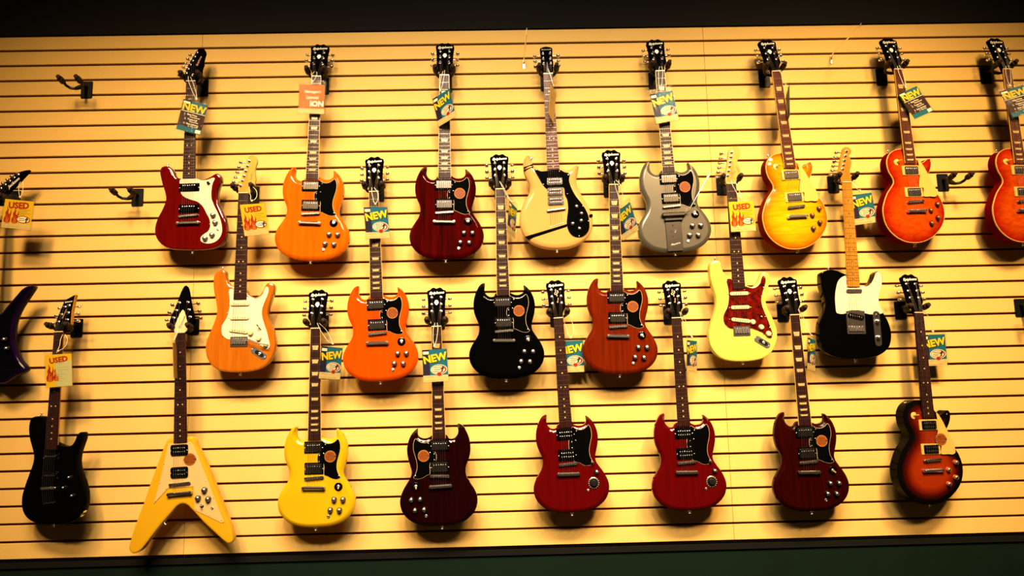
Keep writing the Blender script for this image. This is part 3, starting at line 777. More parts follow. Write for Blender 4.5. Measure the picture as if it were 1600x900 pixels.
P6_BOLT = [(-14,36,-1),(-7,60,-1),(0,82,-1),(7,105,-1),(14,128,-1),(21,152,-1)]
P6_ROUND = [(-13,40,-1),(-7,62,-1),(-1,84,-1),(4,106,-1),(9,128,-1),(14,150,-1)]
P6_SLIM = [(-21,42,-1),(-15,63,-1),(-9,84,-1),(-3,105,-1),(3,127,-1),(10,149,-1)]
ORD6 = [0,1,2,3,4,5]
SLAB_SC = [(-50,-445),(-48,-500),(-56,-545),(-76,-600),(-72,-645),(95,-690),(132,-700),(126,-660),(110,-612),(100,-520),(112,-480),(118,-436),(27,-488)]

def double_cut(key, label, finish, guard_m, knob_m, head, posts, head_m, logo, arm=False, three=True, cup_logo=None, pick=None):
    g = guitar(key, label, 807)
    part_body(g, 'double', PROF_ROUND, finish)
    fz = 8
    part_neck(g, 648, 483, fz, MAPLE2 if head_m is MAPLE2 else MAPLE, ROSE, 'dot', heel_y=480, nfr=21)
    part_guard(g, 'double_guard', guard_m, 0, 2.2, WHITEPL if guard_m is TORT else None, screws=SLAB_SC)
    pk = pick or WHITEPL
    part_single_coil(g, 0, -505, 84, pk, 2.2)
    part_single_coil(g, 0, -567, 84, pk, 2.2)
    part_single_coil(g, -2, -625, 84, pk, 2.2, -0.14)
    b = obj('bridge', cached('trem', lambda: MB().rbox(0, 0, 0, 3, 76, 44, 3, ch=0.8).mesh('bridge')), DARKCHROME, g, (0, -672, 0.5))
    for k in range(6):
        obj('saddle', cached('sadl', lambda: MB().rbox(0, 0, 3, 9, 9, 26, 2, ch=1).mesh('saddle')), CHROME, b, ((k - 2.5) * 11, 2, 0))
    ks = ((51,-634),(87,-658),(118,-688)) if three else ((51,-634),(86,-660),(120,-688))
    for kx, ky in ks:
        part_knob(g, kx, ky, 2.2, knob_m, None, 12.5, 12)
    sw = obj('selector_switch', cached('sel', lambda: MB().rbox(0, 0, 0, 0.6, 34, 4, 2, ch=0.2).tube([(0,0,0),(1,0,10)], [1.5,1.2], 6).mesh('selector_switch')), BLACKPL, g, (86, -610, 2.2), (0, 0, -0.9))
    obj('switch_tip', cached('seltip', lambda: MB().tube([(1,0,8),(1.5,0,13),(2,0,20)], [2,3.6,2.4], 8).mesh('switch_tip')), pk, sw)
    j = obj('jack_plate', cached('jackp', lambda: MB().rbox(0, 0, 0, 2.5, 78, 30, 14.5, ch=1.2, seg=6).mesh('jack_plate')), CHROME, g, (88, -724, 0), (0, 0, -0.58))
    obj('jack_cup', cached('jackc', lambda: MB().rbox(4, 0, 2, 3.4, 44, 18, 8.5, ch=0.6).mesh('jack_cup')), KNOB, j)
    obj('jack_socket', cached('jackt', lambda: MB().lathe(6, 0, [(7, 3), (7, 5), (4, 6), (3.5, 4)], 12).mesh('jack_socket')), CHROME, j)
    for s in (-1, 1):
        obj('screw', cached('screw', lambda: None), CHROME, j, (s * 34, 0, 2.5))
    if arm:
        obj('tremolo_arm', MB().tube([(33,-668,6),(36,-668,16),(50,-672,22),(90,-682,24),(138,-690,24)], [2.2,2.2,2.2,2.2,2.6], 8).mesh('tremolo_arm'), CHROME, g)
    part_strings(g, posts, ORD6, fz, 1.5, -655, 12, -668, 9, 54)
    part_strap_button(g, (2, -807, -22), (0, -1, 0))
    part_strap_button(g, (-90, -350, -22), (-0.1, 1, 0))
    part_head(g, head, fz, head_m, posts, DARKCHROME, 1.5, logo, btn_len=6)
    return g

# ------------------------------------------------------------------ the setting
TOP = 3.33            # top edge of the slatted panel (m)
PITCH = 0.0762
NROW = 32
BOT = TOP - PITCH * NROW
def m_slat():
    m, N, L, b = _nodes('slatwall_laminate')
    tc = N.new('ShaderNodeTexCoord'); ge = N.new('ShaderNodeNewGeometry'); nz = N.new('ShaderNodeTexNoise'); n2 = N.new('ShaderNodeTexNoise')
    nz.inputs['Scale'].default_value = 3.0; nz.inputs['Detail'].default_value = 3.0
    n2.inputs['Scale'].default_value = 60.0; n2.inputs['Detail'].default_value = 4.0
    L.new(ge.outputs['Position'], nz.inputs['Vector']); L.new(ge.outputs['Position'], n2.inputs['Vector'])
    rp = N.new('ShaderNodeValToRGB')
    rp.color_ramp.elements[0].position = 0.3; rp.color_ramp.elements[1].position = 0.7
    rp.color_ramp.elements[0].color = (0.60, 0.385, 0.108, 1); rp.color_ramp.elements[1].color = (0.63, 0.41, 0.12, 1)
    L.new(nz.outputs['Fac'], rp.inputs['Fac'])
    r2 = N.new('ShaderNodeValToRGB')
    r2.color_ramp.elements[0].position = 0.24; r2.color_ramp.elements[1].position = 0.34
    r2.color_ramp.elements[0].color = (0.86, 0.8, 0.74, 1); r2.color_ramp.elements[1].color = (1, 1, 1, 1)
    L.new(n2.outputs['Fac'], r2.inputs['Fac'])
    mx = N.new('ShaderNodeMix'); mx.data_type = 'RGBA'; mx.blend_type = 'MULTIPLY'; mx.inputs[0].default_value = 1.0
    L.new(rp.outputs['Color'], mx.inputs[6]); L.new(r2.outputs['Color'], mx.inputs[7]); L.new(mx.outputs[2], b.inputs['Base Color'])
    b.inputs['Roughness'].default_value = 0.6
    b.inputs['Specular IOR Level'].default_value = 0.08
    return m
SLATM = m_slat()
GROOVE = mat('groove_board', (0.10, 0.022, 0.006), 0.8, 0, 0, (8, 8, 8, 2), (0.08, 0.018, 0.005), spec=0.1)

def struct(name, me, m, label, loc=(0,0,0)):
    o = obj(name, me, m, None, loc)
    o['kind'] = 'structure'; o['label'] = label
    return o
def boxm(x0, x1, y0, y1, z0, z1, name='box'):
    return MB().box((x0+x1)*500, (y0+y1)*500, (z0+z1)*500, (x1-x0)*1000, (y1-y0)*1000, (z1-z0)*1000).mesh(name, 0)

XL, XR = -2.4384, 4.8768
wall = struct('wall_back', boxm(XL, XR, 0.013, 0.04, BOT, TOP, 'wall_back'), GROOVE, 'yellow slatted display wall with dark horizontal grooves')
def slat_mesh():
    # 3-inch slat, grooved lower lip; long axis x, width one sheet
    w, gv = 2436.6, 10.5
    h = 76.2 - gv
    rs = []
    for x in (0.0, w):
        rs.append([(x, 13, -h), (x, 1.2, -h), (x, 0, -h + 1.0), (x, 0, -1.0), (x, 1.2, 0), (x, 13, 0)])
    rs = [r[::-1] for r in rs]
    return MB().rings(rs).mesh('slat', 0)
SM = slat_mesh()
for r in range(NROW):
    for c in range(3):
        o = obj('slat', SM, SLATM, wall, ((XL + 2.4384 * c) * 1000 + 0.7, 0, (TOP - PITCH * r) * 1000 - (0 if r else 0)))
UPPER = mat('black_paint', (0.004, 0.004, 0.003), 0.8, spec=0.1)
LOWER = mat('dark_green_paint', (0.0035, 0.010, 0.006), 0.7, 0, 0, (3, 3, 3, 2), (0.003, 0.008, 0.005), spec=0.05)
struct('trim_1', boxm(XL, XR, -0.012, 0.04, TOP + 0.002, TOP + 0.05, 'trim'), UPPER, 'black trim along the top of the slatted wall')
struct('shadow_strip', boxm(XL, XR, 0.0, 0.04, BOT - 0.03, BOT - 0.006, 'trim'), UPPER, 'dark strip standing in for shadow along the foot of the slatted wall')  # black strip draws the thin shadow under the panel, no trim there
struct('wall_upper', boxm(XL, XR, 0.0, 0.06, TOP + 0.05, 4.7, 'wall_upper'), UPPER, 'black wall above the slatted panel')
struct('wall_lower', boxm(XL, XR, 0.01, 0.06, 0.0, BOT - 0.03, 'wall_lower'), LOWER, 'dark green wall below the slatted panel')
struct('floor', boxm(XL, XR, -5.0, 0.06, -0.05, 0.0, 'floor'), mat('carpet', (0.012, 0.011, 0.01), 0.95, 0, 0, (50, 50, 50, 3), (0.008, 0.008, 0.008)), 'dark shop carpet')
struct('ceiling', boxm(XL, XR, -5.0, 0.06, 4.7, 4.75, 'ceiling'), UPPER, 'black shop ceiling')

# ------------------------------------------------------------------ the guitars
def build_guitars():
    # top row ------------------------------------------------------
    g = guitar('g1', 'wine red two-pointed guitar with white curved pickguard in the top row', 796)
    part_body(g, 'offset', PROF_ROUND, F_WINE)
    part_neck(g, 636, 463, 6, NECKMAHOG, ROSE, 'dot', heel_y=470)
    part_guard(g, 'offset_guard', MINT, 0, 2.2, screws=[(-34,-474),(28,-472),(100,-470),(96,-525),(62,-588),(110,-605),(142,-668),(140,-735),(70,-758),(96,-680)])
    for y in (-506, -604):
        part_humbucker(g, 2, y, 92, 38, BLACKPL, BLACKPL if y > -550 else BLACKPL, 2, ring_h=3, cover_h=9, cw=72, chh=32)
    part_bridge(g, 0, -638, 88, 0); part_tailpiece(g, 0, -672, 104, 0, DARKCHROME)
    for kx, ky in ((112,-640),(122,-675),(109,-731),(78,-746)): part_knob(g, kx, ky, 2.2, KNOB, CHROME, 12.5, 13)
    part_jack(g, 134, -706, 2.2, 5.5)
    obj('switch', cached('bsw2', lambda: MB().lathe(0, 0, [(8, 0), (8, 1.5), (4, 3), (3, 10), (4, 16), (2, 18)], 12).mesh('switch')), KNOB, g, (89, -489, 2.2))
    pb = [(-26,46,-1),(-19,68,-1),(-11,90,-1),(-3,112,-1),(5,134,-1),(14,156,-1)]
    part_strings(g, pb, ORD6, 6, 10, -638, 14, -672, 12, 50)
    part_strap_button(g, (12, -796, -20), (0, -1, 0)); part_strap_button(g, (-108, -399, -20), (0, 1, 0))
    part_head(g, 'batwing', 6, HEADBLK, pb, DARKCHROME, 10, [('Epiphone', 10, 26, 108, 1.25, LOGOGOLD, 0.4, 0.0), ('E', 12, 2, 34, 0, LOGO, 0.3, 0)], truss=None)

    horned('g2', 'orange horned guitar in the top row with an orange special-offer tag', F_ORANGE, sticker=False, neck=F_ORANGE)
    horned('g3', 'glossy dark cherry horned guitar in the top row', F_DKRED)

    g = guitar('g4', 'cream white guitar with black stripes and three chrome pickups', 827)
    part_body(g, 'retro', ((9,-40),(3,-38),(0,-32),(0,-16),(4,-8),(12,-3),(24,0)), F_WHITE)
    part_neck(g, 642, 459, 6, NECKMAHOG, ROSE2, 'dot', heel_y=470)
    part_guard(g, 'retro_guard', BLACKPL, 0, 2.2, screws=[(-78,-457),(-48,-525),(28,-468),(66,-486),(80,-545),(58,-575),(125,-635),(146,-705),(100,-772),(50,-690)])
    for y, hh in ((-514, 34), (-562, 38), (-605, 40)):
        o = part_humbucker(g, 3, y, 72, hh, NICKEL, NICKEL, 2, ringr=6, ring_h=3, cover_h=7, two=True, cw=64, chh=hh - 8)
        obj('grille', cached(('gril', hh), lambda: MB().box(0, 0, 7.2, 52, hh - 18, 1.2).mesh('grille', 0)), mat('grille_brown', (0.05, 0.02, 0.01), 0.4, spec=0.1), o)
    part_bridge(g, 3, -646, 88, 0, DARKCHROME, 0.09)
    for kx, ky in ((96,-636),(116,-670),(113,-703),(74,-715),(103,-739)): part_knob(g, kx, ky, 2.2, DARKCHROME, CHROME, 9.5, 10)
    obj('stripe', MB().prism([(-146,-764),(-134,-778),(47,-727),(48,-714)], -1.5, 0.5).mesh('stripe', 0), BLACKPL, g)
    for yy in (0, 12):
        obj('stripe', MB().prism([(-134,-441-yy),(-110,-433-yy),(-90,-426-yy),(-91,-431-yy),(-111,-438-yy),(-134,-446-yy)], -9, 0.6).mesh('stripe', 0), BLACKPL, g)
    obj('stripe', MB().prism([(150,-676),(166,-672),(168,-684),(151,-688)], -12, 0.5).mesh('stripe', 0), BLACKPL, g)
    def ferr(): return MB().lathe(0, 0, [(2.6, 0), (2.6, 1.2), (1.2, 1.4)], 10).mesh('ferrule')
    for k in range(6): obj('ferrule', cached('ferr', ferr), DARKCHROME, g, (-23 + k * 10.6, -724 + k * 3.0, 0))
    pt = [(-17,110,-1),(-17,82,-1),(-17,54,-1),(17,110,1),(17,82,1),(17,54,1)]
    part_strings(g, pt, ORD33, 6, 10, -646, 14, -718, 1, 50)
    part_strap_button(g, (-2, -827, -20), (0, -1, 0)); part_strap_button(g, (-98, -398, -18), (0.8, 0.8, 0))
    part_head(g, 'tongue', 6, HEADBLK, pt, DARKCHROME, 10, [('Eastwood', 8, 0, 133, 0, mat('logo_dim', (0.3, 0.3, 0.2), 0.4), 0, 0.01)], truss=(mat('cover_grey', (0.06, 0.05, 0.05), 0.3), 10, 60, 6))

    horned('g5', 'silver blue horned guitar with a long vibrato tailpiece', F_SILVER, vibrola=True, neck=F_SILVER)
    carved('g6', 'honey yellow flamed single-cutaway guitar in the top row', F_HONEY, SIDE_HONEY, ROSE2, 'trap')
    carved('g7', 'cherry orange quilted single-cutaway guitar beside the empty hanger', F_CHERRY, SIDE_CHERRY, ROSE2, 'trap')
    carved('g8', 'cherry orange single-cutaway guitar cut off by the right edge', F_CHERRY, SIDE_CHERRY, ROSE2, 'trap')

    # middle row ---------------------------------------------------
    g = guitar('g9', 'dark purple pointed-wing guitar cut off by the left edge', 800)
    part_body(g, 'spiky', ((6,-40),(0,-34),(0,-8),(4,-3),(14,0)), F_PURPLE)
    part_neck(g, 648, 490, 8, NECKMAHOG, ROSE, 'dot', heel_y=500, nfr=24)
    part_humbucker(g, 0, -525, 72, 40, BLACKPL, BLACKPL, 0, two=True); part_humbucker(g, 0, -612, 72, 40, BLACKPL, BLACKPL, 0, two=True)
    part_bridge(g, 0, -655, 84, 0); part_tailpiece(g, 0, -690, 98, 0)
    for kx, ky in ((78,-610),(90,-650)): part_knob(g, kx, ky, 0, KNOB, CHROME, 10, 14)
    pp = [(2,54,-1),(19,72,-1),(36,89,-1),(53,106,-1),(70,122,-1),(87,136,-1)]
    part_strings(g, pp, ORD6, 8, 8, -655, 14, -690, 12, 52)
    part_strap_button(g, (0, -765, -20), (0, -1, 0))
    part_head(g, 'pointed', 8, HEADBLK, pp, DARKCHROME, 8, [('Jackson', 14, 72, 96, 0.80, LOGO, 0.4, 0.01)])

    double_cut('g10', 'natural ash double-cutaway guitar with white pickguard and dark used tag', F_NATURAL, MINT, WHITEPL, 'inline_bolt', P6_BOLT, MAPLE2,
               [('Austin', 9, 32, 75, 1.45, INKDK, 0.3, 0.01)], arm=True)['label'] = 'natural wood double-cutaway guitar with white pickguard'
    horned('g11', 'bright orange horned guitar in the middle row', F_ORANGE2, neck=F_ORANGE2)
    horned('g12', 'glossy black horned guitar hanging in the middle of the wall', F_BLACK, neck=BLACKG)
    horned('g13', 'walnut brown horned guitar in the middle row', F_BROWN)
    double_cut('g14', 'pale yellow double-cutaway guitar with red tortoiseshell pickguard', F_CREAM, TORT, WHITEPL, 'inline_round', P6_ROUND, MAPLE2,
               [('Squier', 9, 36, 66, 2.0, INKDK, 0.35, 0.0), ('Strat', 10, 14, 52, 0.5, INKDK, 0.35, 0.01)], pick=WHITEPL)

    g = guitar('g15', 'black single-cutaway slab guitar with white pickguard and maple neck', 807)
    part_body(g, 'slabcut', PROF_SQUARE, F_BLACK)
    part_neck(g, 648, 484, 8, MAPLE, MAPLE, 'dot', heel_y=470, nfr=21, inlay_m=INKDK)
    part_guard(g, 'slabcut_guard', MINT, 0, 2.2, screws=[(-78,-532),(-76,-590),(118,-590),(105,-430)])
    o = obj('pickup', MB().rbox(0, 0, 0, 6, 72, 17, 8, ch=2).mesh('pickup'), DARKCHROME, g, (2, -503, 2.2))
    for s in (-1, 1): obj('screw', MESH['screw'], DARKCHROME, o, (s * 40, 0, 0.3))
    b = obj('bridge', MB().rbox(0, 0, 0, 3, 84, 104, 3, ch=0.8).mesh('bridge'), DARKCHROME, g, (2, -645, 0.5))
    pk = obj('pickup', MB().rbox(0, 0, 0, 6, 72, 22, 8, ch=1.5).mesh('pickup'), BLACKPL, g, (2, -618, 3.2), (0, 0, -0.22))
    obj('pole_pieces', MESH['scp'], CHROME, pk)
    for k in range(6): obj('saddle', cached('sadl2', lambda: MB().rbox(0, 0, 3, 9, 10, 24, 3, ch=1).mesh('saddle')), CHROME, b, ((k - 2.5) * 11.5, -28, 0))
    c = obj('control_plate', MB().rbox(0, 0, 0, 2.2, 31, 158, 14, ch=0.8).mesh('control_plate'), DARKCHROME, g, (97, -672, 0.2), (0, 0, 0.02))
    part_knob(g, 98, -640, 2.2, CHROME, None, 10, 16); part_knob(g, 97, -712, 2.2, CHROME, None, 10, 16)
    sw = obj('selector_switch', MB().tube([(0,0,0),(0,3,12)], [1.6,1.4], 6).mesh('selector_switch'), CHROME, g, (98, -610, 2.2))
    obj('switch_tip', MB().tube([(0,2.5,10),(0,4,20)], [4,3.5], 8).mesh('switch_tip'), BLACKPL, sw)
    part_strings(g, P6_SLIM, ORD6, 8, 1.5, -665, 12, -690, 4, 54)
    part_strap_button(g, (0, -808, -22), (0, -1, 0)); part_strap_button(g, (-97, -405, -22), (0, 1, 0))
    part_head(g, 'inline_slim', 8, MAPLE, P6_SLIM, DARKCHROME, 1.5, None, btn_len=2)

    # bottom row ---------------------------------------------------
    g = guitar('g16', 'all-black double-cutaway guitar in the bottom row', 818, -9)
    part_body(g, 'super', PROF_ROUND, BLACKS)
    part_neck(g, 666, 508, 8, MAPLE, ROSE, 'dot', heel_y=490, nfr=24)
    part_humbucker(g, 0, -543, 76, 38, BLACKPL, BLACKPL, 0, two=False); part_humbucker(g, 0, -625, 80, 46, BLACKPL, BLACKPL, 0, two=False)
    part_bridge(g, 0, -671, 74, 0, DARKCHROME, 0.04)
    for k in range(6): obj('ferrule', MESH['ferr'], CHROME, g, (-20 + k * 9.8, -736 + k * 1.2 + (2 if k % 2 else 0), 0))
    for kx, ky in ((100,-624),(77,-667),(119,-700)): part_knob(g, kx, ky, 0, KNOB, CHROME, 8.5, 18)
    jp = obj('jack_plate', MB().lathe(0, 0, [(16, 0), (16, 1.5), (7, 2.5), (6, 0.5)], 18).mesh('jack_plate'), CHROME, g, (150, -778, -22), (0, math.radians(90), -0.6))
    p7 = [(-10,45,-1),(-1,78,-1),(9,112,-1),(29,118,1),(31,85,1),(32,53,1)]
    part_strings(g, p7, ORD33 if False else [0,1,2,3,4,5], 8, 8, -671, 14, -734, 1, 50)
    part_strap_button(g, (12, -822, -22), (0, -1, 0)); part_strap_button(g, (-80, -366, -22), (0, 1, 0))
    part_head(g, 'slanted', 8, HEADBLK, p7, CHROME, 8, [('Schecter', 7.5, 22, 136, 0.12, LOGO, 0.3, 0.0), ('DIAMOND', 6.5, 12, 80, 1.25, LOGOGOLD, 0.2, 0.0)])
    part_side_head = obj('headstock_edge', MB().prism([(46.5,145),(48.5,168.5),(52,168),(50,145),(48,92),(52,52),(53,33),(50.5,32),(48.5,50),(44.5,92)], -14, -0.8).mesh('headstock_edge', 0), MAPLE, g, (0, 0, 4), (-math.radians(8), 0, 0))

    g = guitar('g17', 'yellow V-shaped guitar with white pickguard', 730)
    part_body(g, 'vee', ((5,-42),(0,-37),(0,-7),(2,-2.5),(8,0)), F_VYELLOW)
    part_neck(g, 642, 474, 6, NECKMAHOG, ROSE, 'dot', heel_y=470)
    part_guard(g, 'vee_guard', mat('aged_white_plastic', (0.56, 0.36, 0.14), 0.15), 0, 2.2, sharp=True, screws=[(-46,-480),(40,-480),(70,-546),(108,-640),(140,-715),(172,-808),(120,-785),(66,-755),(52,-668),(-60,-665),(-105,-712),(-86,-640),(-68,-560)])
    for y in (-504, -598): part_humbucker(g, -4, y, 74, 46, BLACKPL, BLACKPL, 2, ringr=9, ring_h=6, cover_h=8, cw=64, chh=36, two=True)
    part_bridge(g, -2, -646, 92, 0, DARKCHROME, 0.05); part_tailpiece(g, -2, -686, 106, 0, DARKCHROME, 0.03)
    part_sticker(g, 40, -547, 2.3, 27)
    for kx, ky in ((102,-678),(75,-710),(118,-717)): part_knob(g, kx, ky, 2.2, KNOB, CHROME, 13, 13)
    obj('switch', MESH['bsw2'], DARKCHROME, g, (91, -743, 2.2)); part_jack(g, 134, -755, 2.2, 6)
    pv = [(-36,70,-1),(-28,104,-1),(-19,140,-1),(19,140,1),(28,104,1),(36,70,1)]
    part_strings(g, pv, [0,1,2,3,4,5], 6, 14, -646, 14, -686, 12, 50)
    part_strap_button(g, (-80, -806, -20), (0.6, -0.7, 0))
    h = part_head(g, 'arrow', 6, HEADBLK, pv, DARKCHROME, 14, None, truss=(WHITEPL, 52, 104, 2))
    obj('logo', text_mesh('Epiphone', 11, 0.01, 0.4), INKDK, h, (2, 46, 2.2), (0, 0, 1.25))

    horned('g18', 'bright yellow horned guitar in the bottom row', F_YELLOW, neck=F_YELLOW)
    horned('g19', 'dark maroon left-handed horned guitar in the bottom row', F_MAROON, mir=True)
    horned('g20', 'cherry red horned guitar whose tag hangs partly behind its neck', F_RED, special=True, neck=F_RED)
    horned('g21', 'cherry red horned guitar hanging below the silver blue guitar', F_RED, special=True, neck=F_RED)
    horned('g22', 'dark mahogany brown horned guitar in the bottom row', F_DKBROWN)
    carved('g23', 'tobacco sunburst single-cutaway guitar in the bottom row', F_SUNB, BLACKS, ROSE, 'dot', button_m=DARKCHROME, sticker=True)
MESH['screw'] = MB().lathe(0, 0, [(2.0, 0), (2.0, 0.5), (1.2, 1.0)], 8).mesh('screw')
MESH['scp'] = (lambda mb: ([mb.lathe((k - 2.5) * 10.2, 0, [(2.4, 5.8), (2.4, 6.6), (1.8, 6.9)], 8) for k in range(6)], mb.mesh('pole_pieces'))[1])(MB())
build_guitars()

# ------------------------------------------------------------------ hangers
def hanger(x, slot, pad_z, label):
    """black slatwall guitar hanger: plate on the wall at slot, arm and padded yoke standing out; pad_z = height of the pads"""
    top = TOP - PITCH * slot - 0.004
    h = thing('guitar_hanger', label, 'hanger', 'guitar hangers')
    h.location = (x, 0, top)
    pz = (pad_z - top) * 1000
    def plate():
        mb = MB()
        rs = []
        for y, ins in ((-1, 0), (-4, 0), (-6, 1.5)):
            ring = []
            for qx, qz, a0 in ((1, 0, 0), (-1, 0, 90), (-1, -1, 180), (1, -1, 270)):
                for k in range(4):
                    a = math.radians(a0 + 30 * k); r = 5 - ins * 0.5
                    cx = qx * (27 - ins - r); cz = -5 if qz == 0 else -84 + 5
                    ring.append((cx + r * math.cos(a), y, cz + r * math.sin(a)))
            rs.append(ring)
        return mb.rings(rs).box(0, 2, -4, 54, 8, 3).mesh('backplate', 40)
    obj('backplate', cached('hplate', plate), METALBLK, h)
    obj('screw', cached('hscrew', lambda: MB().tube([(0,-5,-72),(0,-8,-72)], [3.5, 2.4], 10).mesh('screw')), METALBLK, h)
    yb = -86
    obj('arm', MB().tube([(0,-4,-30),(0,-30,-31),(0,-62,(pz-22-30)/2),(0,yb-4,pz-22)], [8,8,7.5,7], 10).mesh('arm'), METALBLK, h)
    pth = [(-40,-140,pz),(-40,-120,pz-4),(-37,-103,pz-13),(-25,-91,pz-20),(0,yb,pz-22),(25,-91,pz-20),(37,-103,pz-13),(40,-120,pz-4),(40,-140,pz)]
    obj('yoke', MB().tube(pth, 6.5, 8).mesh('yoke'), METALBLK, h)
    for s in (-1, 1):
        obj('pad', MB().tube([(s*40,-120,pz-5),(s*40,-123,pz-4),(s*40,-150,pz+2),(s*40,-153,pz+3),(s*40,-154,pz+3),(s*40,-165,pz+6),(s*40,-168,pz+7)], [8,13,13,9,9,9.5,5.5], 14).mesh('pad'), RUBBER, h)
    return h
HL = {'g1': 'wine red two-pointed guitar', 'g2': 'orange horned guitar in the top row', 'g3': 'dark cherry horned guitar', 'g4': 'cream white striped guitar', 'g5': 'silver blue guitar', 'g6': 'honey yellow single-cutaway guitar',
      'g7': 'whole cherry orange guitar', 'g8': 'cherry orange guitar at the right edge', 'g9': 'purple pointed guitar', 'g10': 'natural wood guitar', 'g11': 'bright orange guitar in the middle row', 'g12': 'glossy black horned guitar',
      'g13': 'walnut brown guitar', 'g14': 'pale yellow tortoiseshell guitar', 'g15': 'black slab guitar with maple neck', 'g16': 'black guitar in the bottom row', 'g17': 'yellow V guitar', 'g18': 'bright yellow horned guitar',
      'g19': 'maroon left-handed guitar', 'g20': 'cherry red guitar left of its twin', 'g21': 'cherry red guitar right of its twin', 'g22': 'dark mahogany guitar', 'g23': 'tobacco sunburst guitar'}
for k, (nx, nz, tx, tz) in ANCHOR.items():
    slot = 3 if nz > 2.9 else (10 if nz > 2.3 else 18)
    hanger(nx, slot, nz + 0.028, 'black hanger holding the ' + HL[k])
hanger(-0.541, 3, TOP - PITCH * 3 - 0.054, 'empty black hanger at the top left of the wall')
hanger(-0.275, 10, TOP - PITCH * 10 - 0.054, 'empty black hanger left of the wine red guitar')
hanger(3.546, 10, TOP - PITCH * 10 - 0.054, 'empty black hanger between the two cherry orange guitars')
hanger(3.849, 18, TOP - PITCH * 18 - 0.054, 'empty black hanger cut off by the right edge')

def display_hook(x, slot, label, side):
    h = thing('display_hook', label, 'hook', 'bare display hooks')
    top = TOP - PITCH * slot - 0.004
    h.location = (x, 0, top)
    obj('backplate', MB().box(0, -1.5, -22, 26, 3, 44).mesh('backplate', 0), clear_plastic('clear_sleeve'), h)
    obj('bracket', MB().box(0, -3.5, -34, 10, 2, 22).box(0, -3.2, -12, 6, 2, 24).mesh('bracket', 0), CHROME, h)
    obj('wire', MB().tube([(0,-3,-24),(0,-12,-8),(0,-30,-2),(side*2,-150,0),(side*4,-290,2),(side*4,-300,10)], 2.8, 8).mesh('wire'), CHROME, h)
    return h
display_hook(1.556, 2, 'bare wire hook left of the cream striped guitar', 1)
display_hook(3.060, 2, 'bare wire hook right of the honey yellow guitar', 1)

# ------------------------------------------------------------------ price tags
def dashes(rows, w, x0, y0, dy, h=1.8, gap=2.0):
    mb = MB(); r = random.Random(len(rows) * 31 + int(w))
    for i, frac in enumerate(rows):
        x = x0
        while x < x0 + w * frac:
            l = r.uniform(2.5, 7.0)
            mb.box(x + l / 2, y0 - i * dy, 0, l, h, 0.3); x += l + gap * 0.6
    return mb.mesh('print', 0)

def ellipse(cx, cy, a, b, n=28):
    return [(cx + a * math.cos(2*math.pi*k/n), cy + b * math.sin(2*math.pi*k/n)) for k in range(n)]

def flame(cx, y0, s):
    return [(cx + s * x, y0 + s * y) for x, y in ((-9,0),(-11,12),(-6,22),(-8,32),(-3,42),(-4,54),(2,42),(1,34),(5,26),(9,36),(8,48),(12,34),(10,20),(11,8),(9,0))]

